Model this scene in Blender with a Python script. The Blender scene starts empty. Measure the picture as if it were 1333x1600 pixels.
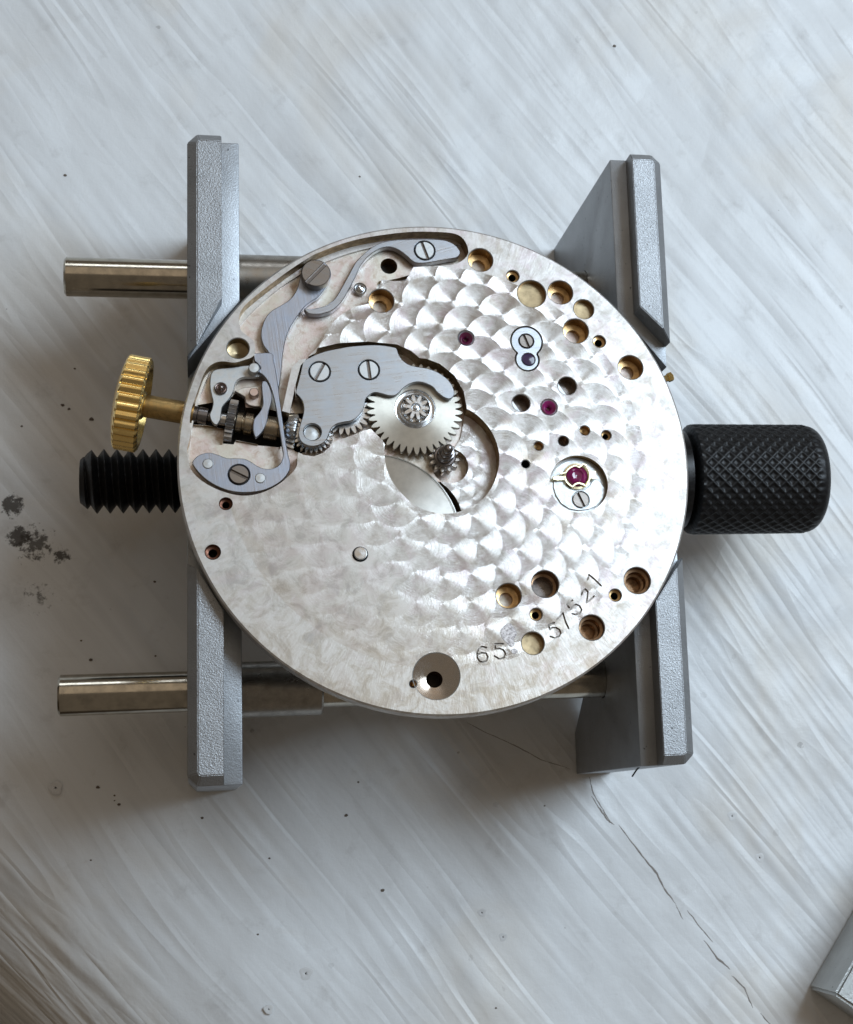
import bpy, bmesh, math, random
import numpy as np
from mathutils import Vector, Matrix, Euler
from mathutils.geometry import delaunay_2d_cdt
random.seed(7); rng = np.random.default_rng(7)
SC = bpy.context.scene
COL = SC.collection
SC.unit_settings.system = 'METRIC'; SC.unit_settings.scale_length = 0.001; SC.unit_settings.length_unit = 'MILLIMETERS'

# ------------------------------------------------------------------ camera (1 unit = 1 mm)
FPX, PX, PY = 2659.1031, 976.61, 726.44
CAM_LOC = Vector((-14.0632, -20.8251, 116.831)); CAM_ROT = Euler((0.2060, -0.2423, -0.0511), 'XYZ')
cd = bpy.data.cameras.new('camera'); cam = bpy.data.objects.new('camera', cd); COL.objects.link(cam)
cam.location = CAM_LOC; cam.rotation_euler = CAM_ROT
cd.sensor_width = 36; cd.lens = FPX / 1600 * 36
cd.shift_x = (666.5 - PX) / 1600; cd.shift_y = (PY - 800) / 1600
cd.clip_start = 1; cd.clip_end = 5000
cd.dof.use_dof = True; cd.dof.focus_distance = 98.5; cd.dof.aperture_fstop = 0.22
SC.camera = cam
# ------------------------------------------------------------------ light: one big window and a dim warm room
w = bpy.data.worlds.new('World'); SC.world = w; w.use_nodes = True
bg = w.node_tree.nodes['Background']; bg.inputs[0].default_value = (1.0, 0.84, 0.66, 1); bg.inputs[1].default_value = 0.14
def area(name, loc, target, sx, sy, power, color):
    l = bpy.data.lights.new(name, 'AREA'); l.shape = 'RECTANGLE'; l.size = sx; l.size_y = sy; l.energy = power; l.color = color
    o = bpy.data.objects.new(name, l); COL.objects.link(o); o.location = loc
    o.rotation_euler = (Vector(target) - Vector(loc)).to_track_quat('-Z', 'Y').to_euler(); return o
area('window_light', (160, 84, 252), (0, 0, 10), 170, 115, 830000, (0.71, 0.86, 1.0))
area('ceiling_light', (30, 150, 380), (0, 0, 10), 380, 300, 135000, (1.0, 0.83, 0.64))
area('side_window_light', (-20, 265, 160), (0, 0, 10), 70, 50, 50000, (0.86, 0.93, 1.0))
SC.view_settings.view_transform = 'Standard'; SC.view_settings.look = 'None'; SC.view_settings.exposure = 0; SC.view_settings.gamma = 1
SC.cycles.max_bounces = 8; SC.cycles.use_denoising = True

# ------------------------------------------------------------------ tracing helpers
CM = CAM_ROT.to_matrix()
def ray(u, v): return CM @ Vector(((u - PX) / FPX, -(v - PY) / FPX, -1.0))
def at(u, v, z):
    d = ray(u, v); t = (z - CAM_LOC.z) / d.z; return CAM_LOC + d * t
# movement frame: tilted a few degrees where it sits in the jaws
TB = -0.1
NZ = Vector((0, -TB, 1)).normalized(); EX = Vector((1, 0, 0)); EY = NZ.cross(EX)
O0 = Vector((0, 0, 19.5)); O = O0 + EX * -0.045 + EY * -0.88
MM = Matrix((EX, EY, NZ)).transposed().to_4x4(); MM.translation = O
def T(u, v, z=0.0):
    d = ray(u, v); P = O + NZ * z; t = (P - CAM_LOC).dot(NZ) / d.dot(NZ); X = CAM_LOC + d * t - O
    return (X.dot(EX), X.dot(EY))
def TR(u, v, r, z=0.0):       # pixel centre and pixel radius -> local centre, radius
    x, y = T(u, v, z); a = T(u + r, v, z); b = T(u - r, v, z); return x, y, math.hypot(a[0] - b[0], a[1] - b[1]) / 2
def Z1(pts, ox, oy, s): return [(ox + a * s, oy + b * s) for a, b in pts]
R0 = 14.99

# ------------------------------------------------------------------ scene-graph helpers
def tag(o, label=None, cat=None, group=None, kind=None):
    for k, v in (('label', label), ('category', cat), ('group', group), ('kind', kind)):
        if v: o[k] = v
    return o
def empty(name, loc=(0, 0, 0), mat=None):
    o = bpy.data.objects.new(name, None); COL.objects.link(o); o.empty_display_size = 2
    if mat is not None: o.matrix_world = mat
    else: o.location = loc
    return o
def link_mesh(name, verts, faces, mats, parent=None, smooth=False, fm=None, angle=None):
    me = bpy.data.meshes.new(name); me.from_pydata([tuple(v) for v in verts], [], faces)
    for m in (mats if isinstance(mats, (list, tuple)) else [mats]): me.materials.append(m)
    if fm is not None: me.polygons.foreach_set('material_index', fm)
    if angle is not None:
        me.polygons.foreach_set('use_smooth', [True] * len(me.polygons)); me.set_sharp_from_angle(angle=math.radians(angle))
    elif smooth: me.polygons.foreach_set('use_smooth', [True] * len(me.polygons))
    o = bpy.data.objects.new(name, me); COL.objects.link(o)
    if parent is not None: o.parent = parent
    return o
class MB:
    def __init__(s): s.v = []; s.f = []; s.m = []
    def add(s, v, f, m=0):
        n = len(s.v); s.v += [tuple(x) for x in v]; s.f += [tuple(i + n for i in q) for q in f]; s.m += [m] * len(f)
    def build(s, name, mats, parent=None, angle=35): return link_mesh(name, s.v, s.f, mats, parent, fm=s.m, angle=angle)
def lathe(mb, prof, cx, cy, seg=40, m=0, cap0=False, cap1=False, ms=None):
    n = len(mb.v)
    for r, z in prof:
        for k in range(seg):
            a = 2 * math.pi * k / seg; mb.v.append((cx + r * math.cos(a), cy + r * math.sin(a), z))
    for i in range(len(prof) - 1):
        for k in range(seg):
            k2 = (k + 1) % seg; a = n + i * seg; b = a + seg
            mb.f.append((a + k, b + k, b + k2, a + k2)); mb.m.append(ms[i] if ms else m)
    if cap0: mb.f.append(tuple(n + k for k in range(seg))); mb.m.append(m if not ms else ms[0])
    if cap1:
        a = n + (len(prof) - 1) * seg; mb.f.append(tuple(a + k for k in reversed(range(seg)))); mb.m.append(m if not ms else ms[-1])
def lathe_axis(mb, prof, p0, ax, seg=40, m=0, cap0=True, cap1=True, rfun=None):
    """prof = [(t along axis, r)]"""
    p0 = Vector(p0); ax = Vector(ax).normalized(); u = ax.orthogonal().normalized()
    if abs(ax.z) < .9: u = (Vector((0, 0, 1)) - ax * ax.z).normalized()
    v = ax.cross(u); n = len(mb.v)
    for t, r in prof:
        for k in range(seg):
            a = 2 * math.pi * k / seg; rr = rfun(t, r, a) if rfun else r
            mb.v.append(tuple(p0 + ax * t + (u * math.cos(a) + v * math.sin(a)) * rr))
    for i in range(len(prof) - 1):
        for k in range(seg):
            k2 = (k + 1) % seg; a = n + i * seg; b = a + seg
            mb.f.append((a + k, a + k2, b + k2, b + k)); mb.m.append(m)
    if cap0: mb.f.append(tuple(n + k for k in reversed(range(seg)))); mb.m.append(m)
    if cap1:
        a = n + (len(prof) - 1) * seg; mb.f.append(tuple(a + k for k in range(seg))); mb.m.append(m)

# ------------------------------------------------------------------ 2-D helpers
def circ(x, y, r, n=40, a0=0): return [(x + r * math.cos(a0 + 2 * math.pi * k / n), y + r * math.sin(a0 + 2 * math.pi * k / n)) for k in range(n)]
def cr(pts, sub=4):            # closed Catmull-Rom
    P = [np.array(p, float) for p in pts]; n = len(P); out = []
    for i in range(n):
        a, b, c, d = P[i - 1], P[i], P[(i + 1) % n], P[(i + 2) % n]
        for k in range(sub):
            t = k / sub
            q = 0.5 * (2 * b + (c - a) * t + (2 * a - 5 * b + 4 * c - d) * t * t + (3 * b - a - 3 * c + d) * t ** 3); out.append(tuple(q))
    return out
def area2(p): return 0.5 * sum(p[i - 1][0] * p[i][1] - p[i][0] * p[i - 1][1] for i in range(len(p)))
def ccw(p): return p if area2(p) > 0 else p[::-1]
def inset(p, d):               # p ccw, positive d = inward
    n = len(p); out = []
    for i in range(n):
        a, b, c = Vector(p[i - 1]), Vector(p[i]), Vector(p[(i + 1) % n])
        e1 = (b - a); e2 = (c - b)
        if e1.length < 1e-7 or e2.length < 1e-7: out.append(tuple(b)); continue
        e1.normalize(); e2.normalize()
        nn = Vector((-e1.y - e2.y, e1.x + e2.x))
        if nn.length < 1e-3: nn = Vector((-e1.y, e1.x))
        nn.normalize(); k = 1 / max(.5, nn.dot(Vector((-e1.y, e1.x)))); out.append(tuple(b + nn * d * k))
    return out
def inside(P, poly):           # P (N,2), vectorised
    x, y = P[:, 0], P[:, 1]; q = np.array(poly); r = np.zeros(len(P), bool); j = len(q) - 1
    for i in range(len(q)):
        xi, yi, xj, yj = q[i][0], q[i][1], q[j][0], q[j][1]
        c = ((yi > y) != (yj > y))
        if yj != yi: r ^= c & (x < (xj - xi) * (y - yi) / (yj - yi) + xi)
        j = i
    return r
def tri(loops, extra=(), eps=1e-6):
    V = []; E = []
    for lp in loops:
        n = len(V); V += [Vector(p) for p in lp]; E += [(n + k, n + (k + 1) % len(lp)) for k in range(len(lp))]
    for a, b in extra:
        n = len(V); V += [Vector(a), Vector(b)]; E.append((n, n + 1))
    vs, es, fs, *_ = delaunay_2d_cdt(V, E, [], 0, eps)
    vs = np.array([tuple(v) for v in vs]); fs = np.array([f for f in fs if len(f) == 3])
    a = vs[fs]; ar = .5 * ((a[:, 1, 0] - a[:, 0, 0]) * (a[:, 2, 1] - a[:, 0, 1]) - (a[:, 2, 0] - a[:, 0, 0]) * (a[:, 1, 1] - a[:, 0, 1]))
    fs[ar < 0] = fs[ar < 0][:, ::-1]; fs = fs[np.abs(ar) > 1e-9]
    return vs, fs
def SH(u, v, rpx, z, g=.075):
    x, y, r = TR(u, v, rpx, z); return circ(x, y, r + g, 40)
def slab(name, outer, ztop, thick, mat, parent, holes=(), b=0.035, smooth=0, mb=None, mi=0):
    own = mb is None
    if own: mb = MB()
    outer = ccw(cr(outer, smooth) if smooth else list(outer))
    inn = inset(outer, b); hs = [ccw(list(h)) for h in holes]; hin = [inset(h, -b) for h in hs]
    vs, fs = tri([inn] + hin); c = vs[fs].mean(1); k = inside(c, inn)
    for h in hin: k &= ~inside(c, h)
    mb.add([(x, y, ztop) for x, y in vs], [tuple(f) for f in fs[k]], mi)
    n = len(outer); V = [(x, y, ztop) for x, y in inn] + [(x, y, ztop - b) for x, y in outer] + [(x, y, ztop - thick) for x, y in outer]
    F = [(k, n + k, n + (k + 1) % n, (k + 1) % n) for k in range(n)] + [(n + k, 2 * n + k, 2 * n + (k + 1) % n, n + (k + 1) % n) for k in range(n)]
    mb.add(V, F, mi)
    for h, hi in zip(hs, hin):
        n = len(h); V = [(x, y, ztop) for x, y in hi] + [(x, y, ztop - b) for x, y in h] + [(x, y, ztop - thick) for x, y in h]
        mb.add(V, [((k + 1) % n, n + (k + 1) % n, n + k, k) for k in range(n)] + [(n + (k + 1) % n, 2 * n + (k + 1) % n, 2 * n + k, n + k) for k in range(n)], mi)
    vs, fs = tri([outer] + hs); c = vs[fs].mean(1); k = inside(c, outer)
    for h in hs: k &= ~inside(c, h)
    mb.add([(x, y, ztop - thick) for x, y in vs], [tuple(f[::-1]) for f in fs[k]], mi)
    if own: return mb.build(name, mat, parent, angle=30)

# ------------------------------------------------------------------ materials
class NT:
    def __init__(s, name):
        s.m = bpy.data.materials.new(name); s.m.use_nodes = True; s.t = s.m.node_tree; s.n = s.t.nodes; s.b = s.n['Principled BSDF']
    def new(s, t, **kw):
        x = s.n.new(t)
        for k, v in kw.items(): setattr(x, k, v)
        return x
    def lk(s, a, b): s.t.links.new(a, b)
    def set(s, **kw):
        for k, v in kw.items():
            s.b.inputs[k.replace('_', ' ')].default_value = v
    def coord(s, scale=(1, 1, 1), rot=(0, 0, 0), kind='Object'):
        tc = s.new('ShaderNodeTexCoord'); mp = s.new('ShaderNodeMapping'); mp.inputs['Scale'].default_value = scale; mp.inputs['Rotation'].default_value = rot
        s.lk(tc.outputs[kind], mp.inputs['Vector']); return mp.outputs[0]
    def noise(s, vec, scale, detail=4, rough=.6, dist=0.0):
        x = s.new('ShaderNodeTexNoise'); x.inputs['Scale'].default_value = scale; x.inputs['Detail'].default_value = detail; x.inputs['Roughness'].default_value = rough; x.inputs['Distortion'].default_value = dist
        if vec is not None: s.lk(vec, x.inputs['Vector'])
        return x.outputs['Fac']
    def ramp(s, fac, stops):
        x = s.new('ShaderNodeValToRGB'); e = x.color_ramp.elements
        while len(e) < len(stops): e.new(.5)
        for k, (p, c) in enumerate(stops):
            e[k].position = p; e[k].color = (*c, 1) if len(c) == 3 else c
        s.lk(fac, x.inputs[0]); return x.outputs[0]
    def rng(s, fac, a, b, c, d):
        x = s.new('ShaderNodeMapRange'); s.lk(fac, x.inputs[0])
        for k, v in enumerate((a, b, c, d)): x.inputs[k + 1].default_value = v
        return x.outputs[0]
    def math(s, op, a, b=None):
        x = s.new('ShaderNodeMath', operation=op)
        for k, q in enumerate((a, b)):
            if q is None: continue
            if isinstance(q, (int, float)): x.inputs[k].default_value = q
            else: s.lk(q, x.inputs[k])
        return x.outputs[0]
    def mix(s, fac, a, b):
        x = s.new('ShaderNodeMix', data_type='RGBA')
        for k, q in ((0, fac), (6, a), (7, b)):
            if isinstance(q, tuple): x.inputs[k].default_value = (*q, 1) if len(q) == 3 else q
            elif isinstance(q, (int, float)): x.inputs[k].default_value = q
            else: s.lk(q, x.inputs[k])
        return x.outputs[2]
    def bump(s, h, strength=.3, dist=.05, prev=None):
        x = s.new('ShaderNodeBump'); x.inputs['Strength'].default_value = strength; x.inputs['Distance'].default_value = dist
        s.lk(h, x.inputs['Height'])
        if prev is not None: s.lk(prev, x.inputs['Normal'])
        return x.outputs[0]

def brushed(name, col, rough=.3, rot=0.0, stretch=60, strength=.08, col2=None, metallic=1.0, fine=6):
    N = NT(name); v0 = N.coord((1, 1, 1), (0, 0, rot)); mp_ = N.new('ShaderNodeMapping'); mp_.inputs['Scale'].default_value = (.2, stretch / 5, .2); N.lk(v0, mp_.inputs['Vector']); v = mp_.outputs[0]; n1 = N.noise(v, 1.0, 3, .7)
    c2 = col2 or tuple(x * .72 for x in col); N.set(Metallic=metallic)
    n2 = N.noise(N.coord(), 1.3, 4, .65)
    N.lk(N.mix(N.math('MULTIPLY', N.math('ADD', N.rng(n2, .35, .7, 0, .7), N.rng(n1, .35, .7, 0, .45)), 1.0), col, c2), N.b.inputs['Base Color'])
    N.lk(N.math('ADD', N.rng(n1, .3, .7, rough - .06, rough + .06), N.rng(n2, .4, .7, 0, .08)), N.b.inputs['Roughness'])
    N.lk(N.bump(n1, strength, .02), N.b.inputs['Normal']); return N.m
def plain_metal(name, col, rough=.3, nscale=4, bump=.05, dirt=.5, metallic=1.0, coldirt=None, spread=.18):
    N = NT(name); N.set(Metallic=metallic); v = N.coord(); n1 = N.noise(v, nscale, 5, .65); n2 = N.noise(v, nscale * 7, 3, .6)
    cd_ = coldirt or tuple(x * dirt for x in col)
    N.lk(N.mix(N.rng(n1, .42, .72, 0, 1), col, cd_), N.b.inputs['Base Color'])
    N.lk(N.rng(n1, .35, .7, rough, rough + spread), N.b.inputs['Roughness'])
    N.lk(N.bump(n2, bump, .02), N.b.inputs['Normal']); return N.m
steel_h = brushed('brushed_steel', (.50, .53, .57), .30, -.12, 60, .30, (.38, .41, .45))
steel_d = brushed('brushed_steel_diagonal', (.49, .52, .57), .30, -.35, 60, .30, (.37, .40, .45))
steel_v = brushed('brushed_steel_steep', (.46, .50, .59), .32, 1.45, 60, .30, (.34, .38, .46))
steel_pol = plain_metal('polished_steel', (.66, .67, .68), .16, 3, .02, .8)
steel_dark = plain_metal('dark_oiled_steel', (.22, .20, .19), .26, 3, .05, .5)
steel_screw = brushed('screw_steel', (.30, .275, .255), .30, .4, 40, .12, (.22, .20, .185))
steel_light = plain_metal('light_grained_steel', (.56, .58, .59), .36, 5, .08, .85)
brass_bore = plain_metal('brass_bore', (.50, .33, .16), .24, 2, .02, .6)
brass_dull = plain_metal('dull_brass_floor', (.36, .28, .17), .36, 2.5, .05, .75)
brass_wall = plain_metal('recess_wall_brass', (.42, .29, .15), .40, 3, .08, .55)
brown_bore = plain_metal('oxidised_bore', (.17, .08, .055), .40, 6, .1, .5)
gold = plain_metal('gold_plating', (.95, .69, .27), .17, 2, .01, .88)
gold_pale = plain_metal('pale_gilt_spring', (.88, .80, .55), .22, 2, .02, .85)
brass_stem = plain_metal('worn_brass_stem', (.46, .31, .13), .32, 4, .06, .55)
nickel_rod = plain_metal('nickel_plated_rod', (.48, .44, .37), .13, 1.4, .0, .70, spread=.09)
nickel_dull = plain_metal('dull_nickel_sleeve', (.36, .335, .30), .27, 1.6, .0, .7, spread=.12)
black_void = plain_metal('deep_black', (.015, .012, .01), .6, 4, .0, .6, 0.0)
def black_oxide(name, sc=5, rough=.42):
    N = NT(name); v = N.coord(); n = N.noise(v, sc, 5, .7); N.set(Metallic=.35)
    N.lk(N.mix(N.rng(n, .5, .8, 0, 1), (.007, .007, .008), (.022, .021, .019)), N.b.inputs['Base Color'])
    N.lk(N.rng(n, .3, .7, rough - .08, rough + .15), N.b.inputs['Roughness']); N.lk(N.bump(n, .12, .05), N.b.inputs['Normal']); return N.m
oxide = black_oxide('black_oxide_steel'); oxide_s = black_oxide('black_oxide_turned', 3, .30)
def cast_metal(name, col, bumpy=.55):
    N = NT(name); v = N.coord(); a = N.noise(v, 11.0, 3, .6, .3); b = N.noise(v, 24, 2, .5); c = N.noise(v, .5, 3, .6)
    N.set(Metallic=.85); h = N.math('ADD', a, N.math('MULTIPLY', b, .35))
    pit = N.rng(N.noise(v, 3.1, 2, .5), .70, .76, 0, 1)
    colr = N.mix(N.rng(c, .35, .65, 0, 1), col, tuple(x * .86 for x in col))
    N.lk(N.mix(pit, colr, tuple(x * .35 for x in col)), N.b.inputs['Base Color']); N.lk(N.rng(b, .3, .7, .36, .52), N.b.inputs['Roughness'])
    N.lk(N.bump(h, bumpy * 1.2, .10), N.b.inputs['Normal']); return N.m
cast = cast_metal('sandblasted_alloy', (.37, .38, .395), .32); cast_s = cast_metal('smooth_cast_alloy', (.34, .355, .375), .16)
def plate_mat(name, perlage):
    N = NT(name); v = N.coord(); sep = N.new('ShaderNodeSeparateXYZ'); N.lk(v, sep.inputs[0])
    big = N.noise(v, .30, 6, .68, .9); mid = N.noise(v, 1.1, 6, .68, .4); fine = N.noise(v, 9, 4, .7); spk = N.noise(v, 3.4, 3, .55)
    # worn and tarnished towards the winding side: the plating there is duller
    wear = N.rng(N.math('ADD', N.math('ADD', N.math('MULTIPLY', sep.outputs[0], -.10), N.math('MULTIPLY', sep.outputs[1], -.045)), N.math('MULTIPLY', mid, 1.0)), .60, 1.15, 0, 1)
    base = N.mix(N.rng(mid, .40, .60, 0, 1), (.56, .54, .525), (.42, .39, .355))
    base = N.mix(N.rng(big, .50, .64, 0, .8), base, (.41, .35, .285))
    base = N.mix(N.rng(N.noise(v, .45, 5, .65, 1.4), .48, .62, 0, .6), base, (.50, .41, .43))
    base = N.mix(N.math('MULTIPLY', wear, .45), base, (.47, .47, .44))
    base = N.mix(N.rng(N.math('ADD', N.math('MULTIPLY', sep.outputs[1], -.1), N.math('MULTIPLY', mid, 1.0)), 1.25, 1.85, 0, .75), base, (.39, .32, .24))
    base = N.mix(N.rng(spk, .67, .74, 0, .6), base, (.22, .20, .19))
    pat = N.noise(v, .9, 6, .72, .8); base = N.mix(N.rng(pat, .42, .58, .45, 0), base, (.72, .71, .70)); base = N.mix(N.math('MULTIPLY', N.rng(pat, .55, .68, 0, .6), wear), base, (.36, .34, .33))
    N.set(Metallic=.78)
    N.b.inputs['Specular IOR Level'].default_value = .8
    if perlage:
        uv = N.new('ShaderNodeUVMap', uv_map='spot'); ln = N.new('ShaderNodeVectorMath', operation='LENGTH'); N.lk(uv.outputs[0], ln.inputs[0])
        vt = N.new('ShaderNodeVectorTransform', vector_type='VECTOR', convert_from='OBJECT', convert_to='WORLD'); N.lk(uv.outputs[0], vt.inputs[0])
        nm = N.new('ShaderNodeVectorMath', operation='NORMALIZE'); N.lk(vt.outputs[0], nm.inputs[0]); N.lk(nm.outputs[0], N.b.inputs['Tangent'])
        N.lk(N.rng(wear, 0, 1, .94, .10), N.b.inputs['Anisotropic'])
        cmb = N.new('ShaderNodeCombineXYZ'); N.lk(N.math('MULTIPLY', ln.outputs['Value'], 26.0), cmb.inputs[0]); N.lk(N.math('MULTIPLY', big, 3), cmb.inputs[1])
        ringn = N.noise(cmb.outputs[0], 1.0, 3, .7)
        edge = N.rng(ln.outputs['Value'], .93, .99, 0, 1); nrm = N.bump(N.math('MULTIPLY', ringn, N.rng(wear, 0, 1, 1, .3)), .55, .03); nrm = N.bump(N.math('MULTIPLY', edge, N.rng(wear, 0, 1, 1, .1)), .30, .02, nrm); nrm = N.bump(fine, .10, .02, nrm)
        N.lk(N.rng(mid, .3, .7, .30, .39), N.b.inputs['Roughness'])
    else:
        at2 = N.new('ShaderNodeMath', operation='ARCTAN2'); N.lk(sep.outputs[1], at2.inputs[0]); N.lk(sep.outputs[0], at2.inputs[1])
        cmb = N.new('ShaderNodeCombineXYZ'); N.lk(N.math('MULTIPLY', at2.outputs[0], 60), cmb.inputs[0])
        ln = N.new('ShaderNodeVectorMath', operation='LENGTH'); N.lk(v, ln.inputs[0]); N.lk(N.math('MULTIPLY', ln.outputs['Value'], .8), cmb.inputs[1])
        rad = N.noise(cmb.outputs[0], 1.0, 3, .7)
        base = N.mix(N.rng(rad, .5, .7, 0, .45), base, (.5, .46, .42))
        N.lk(N.rng(mid, .3, .7, .35, .52), N.b.inputs['Roughness'])
        nrm = N.bump(rad, .3, .03); nrm = N.bump(fine, .15, .02, nrm)
    N.lk(base, N.b.inputs['Base Color']); N.lk(nrm, N.b.inputs['Normal']); return N.m
m_perl = plate_mat('perlage_plate', True); m_rim = plate_mat('plate_rim', False)
def floor_mat(name):
    N = NT(name); v = N.coord(); a = N.noise(v, .9, 6, .65, .8); b = N.noise(v, 2.6, 5, .7, .5); f = N.noise(v, 12, 3, .7); g = N.noise(v, .5, 3, .5)
    c = N.mix(N.rng(a, .40, .6, 0, 1), (.64, .60, .55), (.60, .49, .45)); c = N.mix(N.rng(b, .5, .66, 0, .8), c, (.48, .36, .28))
    c = N.mix(N.rng(g, .52, .66, 0, .6), c, (.58, .55, .45)); N.lk(c, N.b.inputs['Base Color']); N.set(Metallic=.8)
    N.lk(N.rng(b, .3, .7, .38, .55), N.b.inputs['Roughness']); N.lk(N.bump(f, .35, .03), N.b.inputs['Normal']); return N.m
m_floor = floor_mat('gilt_recess_floor')
def wheel_mat(name, cx, cy, col):
    N = NT(name); tc = N.new('ShaderNodeTexCoord'); sb = N.new('ShaderNodeVectorMath', operation='SUBTRACT'); sb.inputs[1].default_value = (cx, cy, 0); N.lk(tc.outputs['Object'], sb.inputs[0])
    mu = N.new('ShaderNodeVectorMath', operation='MULTIPLY'); mu.inputs[1].default_value = (1, 1, 0); N.lk(sb.outputs[0], mu.inputs[0])
    ln = N.new('ShaderNodeVectorMath', operation='LENGTH'); N.lk(mu.outputs[0], ln.inputs[0])
    vt = N.new('ShaderNodeVectorTransform', vector_type='VECTOR', convert_from='OBJECT', convert_to='WORLD'); N.lk(mu.outputs[0], vt.inputs[0])
    nm = N.new('ShaderNodeVectorMath', operation='NORMALIZE'); N.lk(vt.outputs[0], nm.inputs[0]); N.lk(nm.outputs[0], N.b.inputs['Tangent'])
    cmb = N.new('ShaderNodeCombineXYZ'); N.lk(N.math('MULTIPLY', ln.outputs['Value'], 14), cmb.inputs[0]); rn = N.noise(cmb.outputs[0], 1, 3, .7)
    n = N.noise(tc.outputs['Object'], 1.2, 4, .6)
    N.lk(N.mix(N.rng(n, .4, .65, 0, 1), col, tuple(x * .85 for x in col)), N.b.inputs['Base Color']); N.set(Metallic=.85, Anisotropic=.8, Roughness=.34)
    N.lk(N.bump(rn, .15, .02), N.b.inputs['Normal']); return N.m
def ruby_mat():
    N = NT('ruby'); N.set(Base_Color=(.30, .015, .10, 1), Roughness=.08); n = N.noise(N.coord(), 2, 2, .5)
    N.lk(N.mix(N.rng(n, .3, .7, 0, 1), (.10, .005, .03), (.26, .012, .12)), N.b.inputs['Base Color']); N.b.inputs['Coat Weight'].default_value = .6; return N.m
ruby = ruby_mat()
def ruby_d():
    N = NT('ruby_dark'); n = N.noise(N.coord(), 3, 2, .5); N.lk(N.mix(n, (.05, .006, .02), (.13, .01, .05)), N.b.inputs['Base Color']); N.set(Roughness=.1); N.b.inputs['Coat Weight'].default_value = .6; return N.m
ruby_dark = ruby_d()

# ------------------------------------------------------------------ table
def table_mat():
    N = NT('white_brushed_paint'); tc = N.new('ShaderNodeTexCoord'); P = tc.outputs['Object']
    ang = math.radians(53)
    warp = N.new('ShaderNodeTexNoise'); warp.inputs['Scale'].default_value = .02; warp.inputs['Detail'].default_value = 1; N.lk(P, warp.inputs['Vector'])
    ws = N.new('ShaderNodeVectorMath', operation='SCALE'); ws.inputs['Scale'].default_value = 5.0; N.lk(warp.outputs['Color'], ws.inputs[0])
    ad = N.new('ShaderNodeVectorMath', operation='ADD'); N.lk(P, ad.inputs[0]); N.lk(ws.outputs[0], ad.inputs[1])
    def streak(fl, fw, sc, det):
        mp = N.new('ShaderNodeMapping'); mp.inputs['Rotation'].default_value = (0, 0, ang); N.lk(ad.outputs[0], mp.inputs['Vector'])
        m2 = N.new('ShaderNodeMapping'); m2.inputs['Scale'].default_value = (fl, fw, 1); N.lk(mp.outputs[0], m2.inputs['Vector'])
        return N.noise(m2.outputs[0], sc, det, .6)
    s1 = streak(.05, .62, 1, .8); s2 = streak(.085, 1.25, 1, .5); s3 = streak(.02, .2, 1, 1.5)
    blot = N.noise(P, .06, 4, .6, .5); bl2 = N.noise(P, .45, 5, .65)
    amp = N.rng(N.noise(P, .055, 3, .55), .36, .62, .25, 1)
    c = N.mix(N.math('MULTIPLY', N.rng(s1, .54, .72, 0, .55), amp), (.72, .73, .74), (.55, .545, .545))
    c = N.mix(N.math('MULTIPLY', N.rng(s2, .56, .74, 0, .30), amp), c, (.42, .42, .425))
    c = N.mix(N.rng(blot, .48, .66, 0, .55), c, (.66, .60, .52))
    c = N.mix(N.rng(bl2, .58, .72, 0, .25), c, (.34, .32, .30))
    # small specks of grime with their own shape
    vo = N.new('ShaderNodeTexVoronoi'); vo.inputs['Scale'].default_value = .42; vo.inputs['Randomness'].default_value = 1; N.lk(ad.outputs[0], vo.inputs['Vector'])
    sp = N.new('ShaderNodeSeparateColor'); N.lk(vo.outputs['Color'], sp.inputs[0])
    sz = N.rng(sp.outputs[0], .7, 1.0, 0.0, .11); edge = N.math('ADD', vo.outputs['Distance'], N.math('MULTIPLY', N.math('SUBTRACT', N.noise(P, 3.2, 3, .6), .5), .22))
    spot = N.math('LESS_THAN', edge, sz); c = N.mix(N.math('MULTIPLY', spot, N.rng(sp.outputs[1], .3, 1, .15, .65)), c, (.16, .145, .13))
    # dark smudge left of the screw
    ctr = at(40, 825, 0)
    for (u, v, rx, thr, dk) in ((20, 790, 1.2, .46, .9), (30, 838, 1.3, .46, .9), (95, 868, 1.0, .50, .9), (55, 850, 2.8, .56, .85), (60, 930, 4.5, .66, .7)):
        p = at(u, v, 0); sb = N.new('ShaderNodeVectorMath', operation='DISTANCE'); sb.inputs[1].default_value = p; N.lk(P, sb.inputs[0])
        f = N.rng(sb.outputs['Value'], 0, rx, 1, 0); nn = N.noise(P, 2.2, 5, .7); g = N.math('MULTIPLY', N.math('ADD', N.math('MULTIPLY', f, .42), N.math('MULTIPLY', nn, .7)), 1)
        c = N.mix(N.math('MULTIPLY', N.rng(g, thr + .06, thr + .14, 0, 1), N.math('MULTIPLY', N.rng(f, 0, .15, 0, 1), dk)), c, (.035, .03, .027))
    N.lk(c, N.b.inputs['Base Color']); N.lk(N.rng(s1, .3, .7, .33, .5), N.b.inputs['Roughness']); N.b.inputs['Specular IOR Level'].default_value = .4
    h = N.math('ADD', N.math('MULTIPLY', s1, 1.0), N.math('ADD', N.math('MULTIPLY', s2, .25), N.math('MULTIPLY', s3, 1.3)))
    h = N.math('MULTIPLY', N.math('ADD', h, N.rng(s1, .42, .54, .28, 0)), amp); nr = N.bump(h, .42, .9); nr = N.bump(N.noise(P, 1.6, 5, .65), .16, .18, nr); N.lk(nr, N.b.inputs['Normal']); return N.m
m_table = table_mat()
eA, eB = at(-60, 1620, 0), at(30, 1710, 0); ed = (eB - eA).normalized(); en = Vector((-ed.y, ed.x, 0))
if en.dot(Vector((0, 0, 0)) - eA) < 0: en = -en
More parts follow.
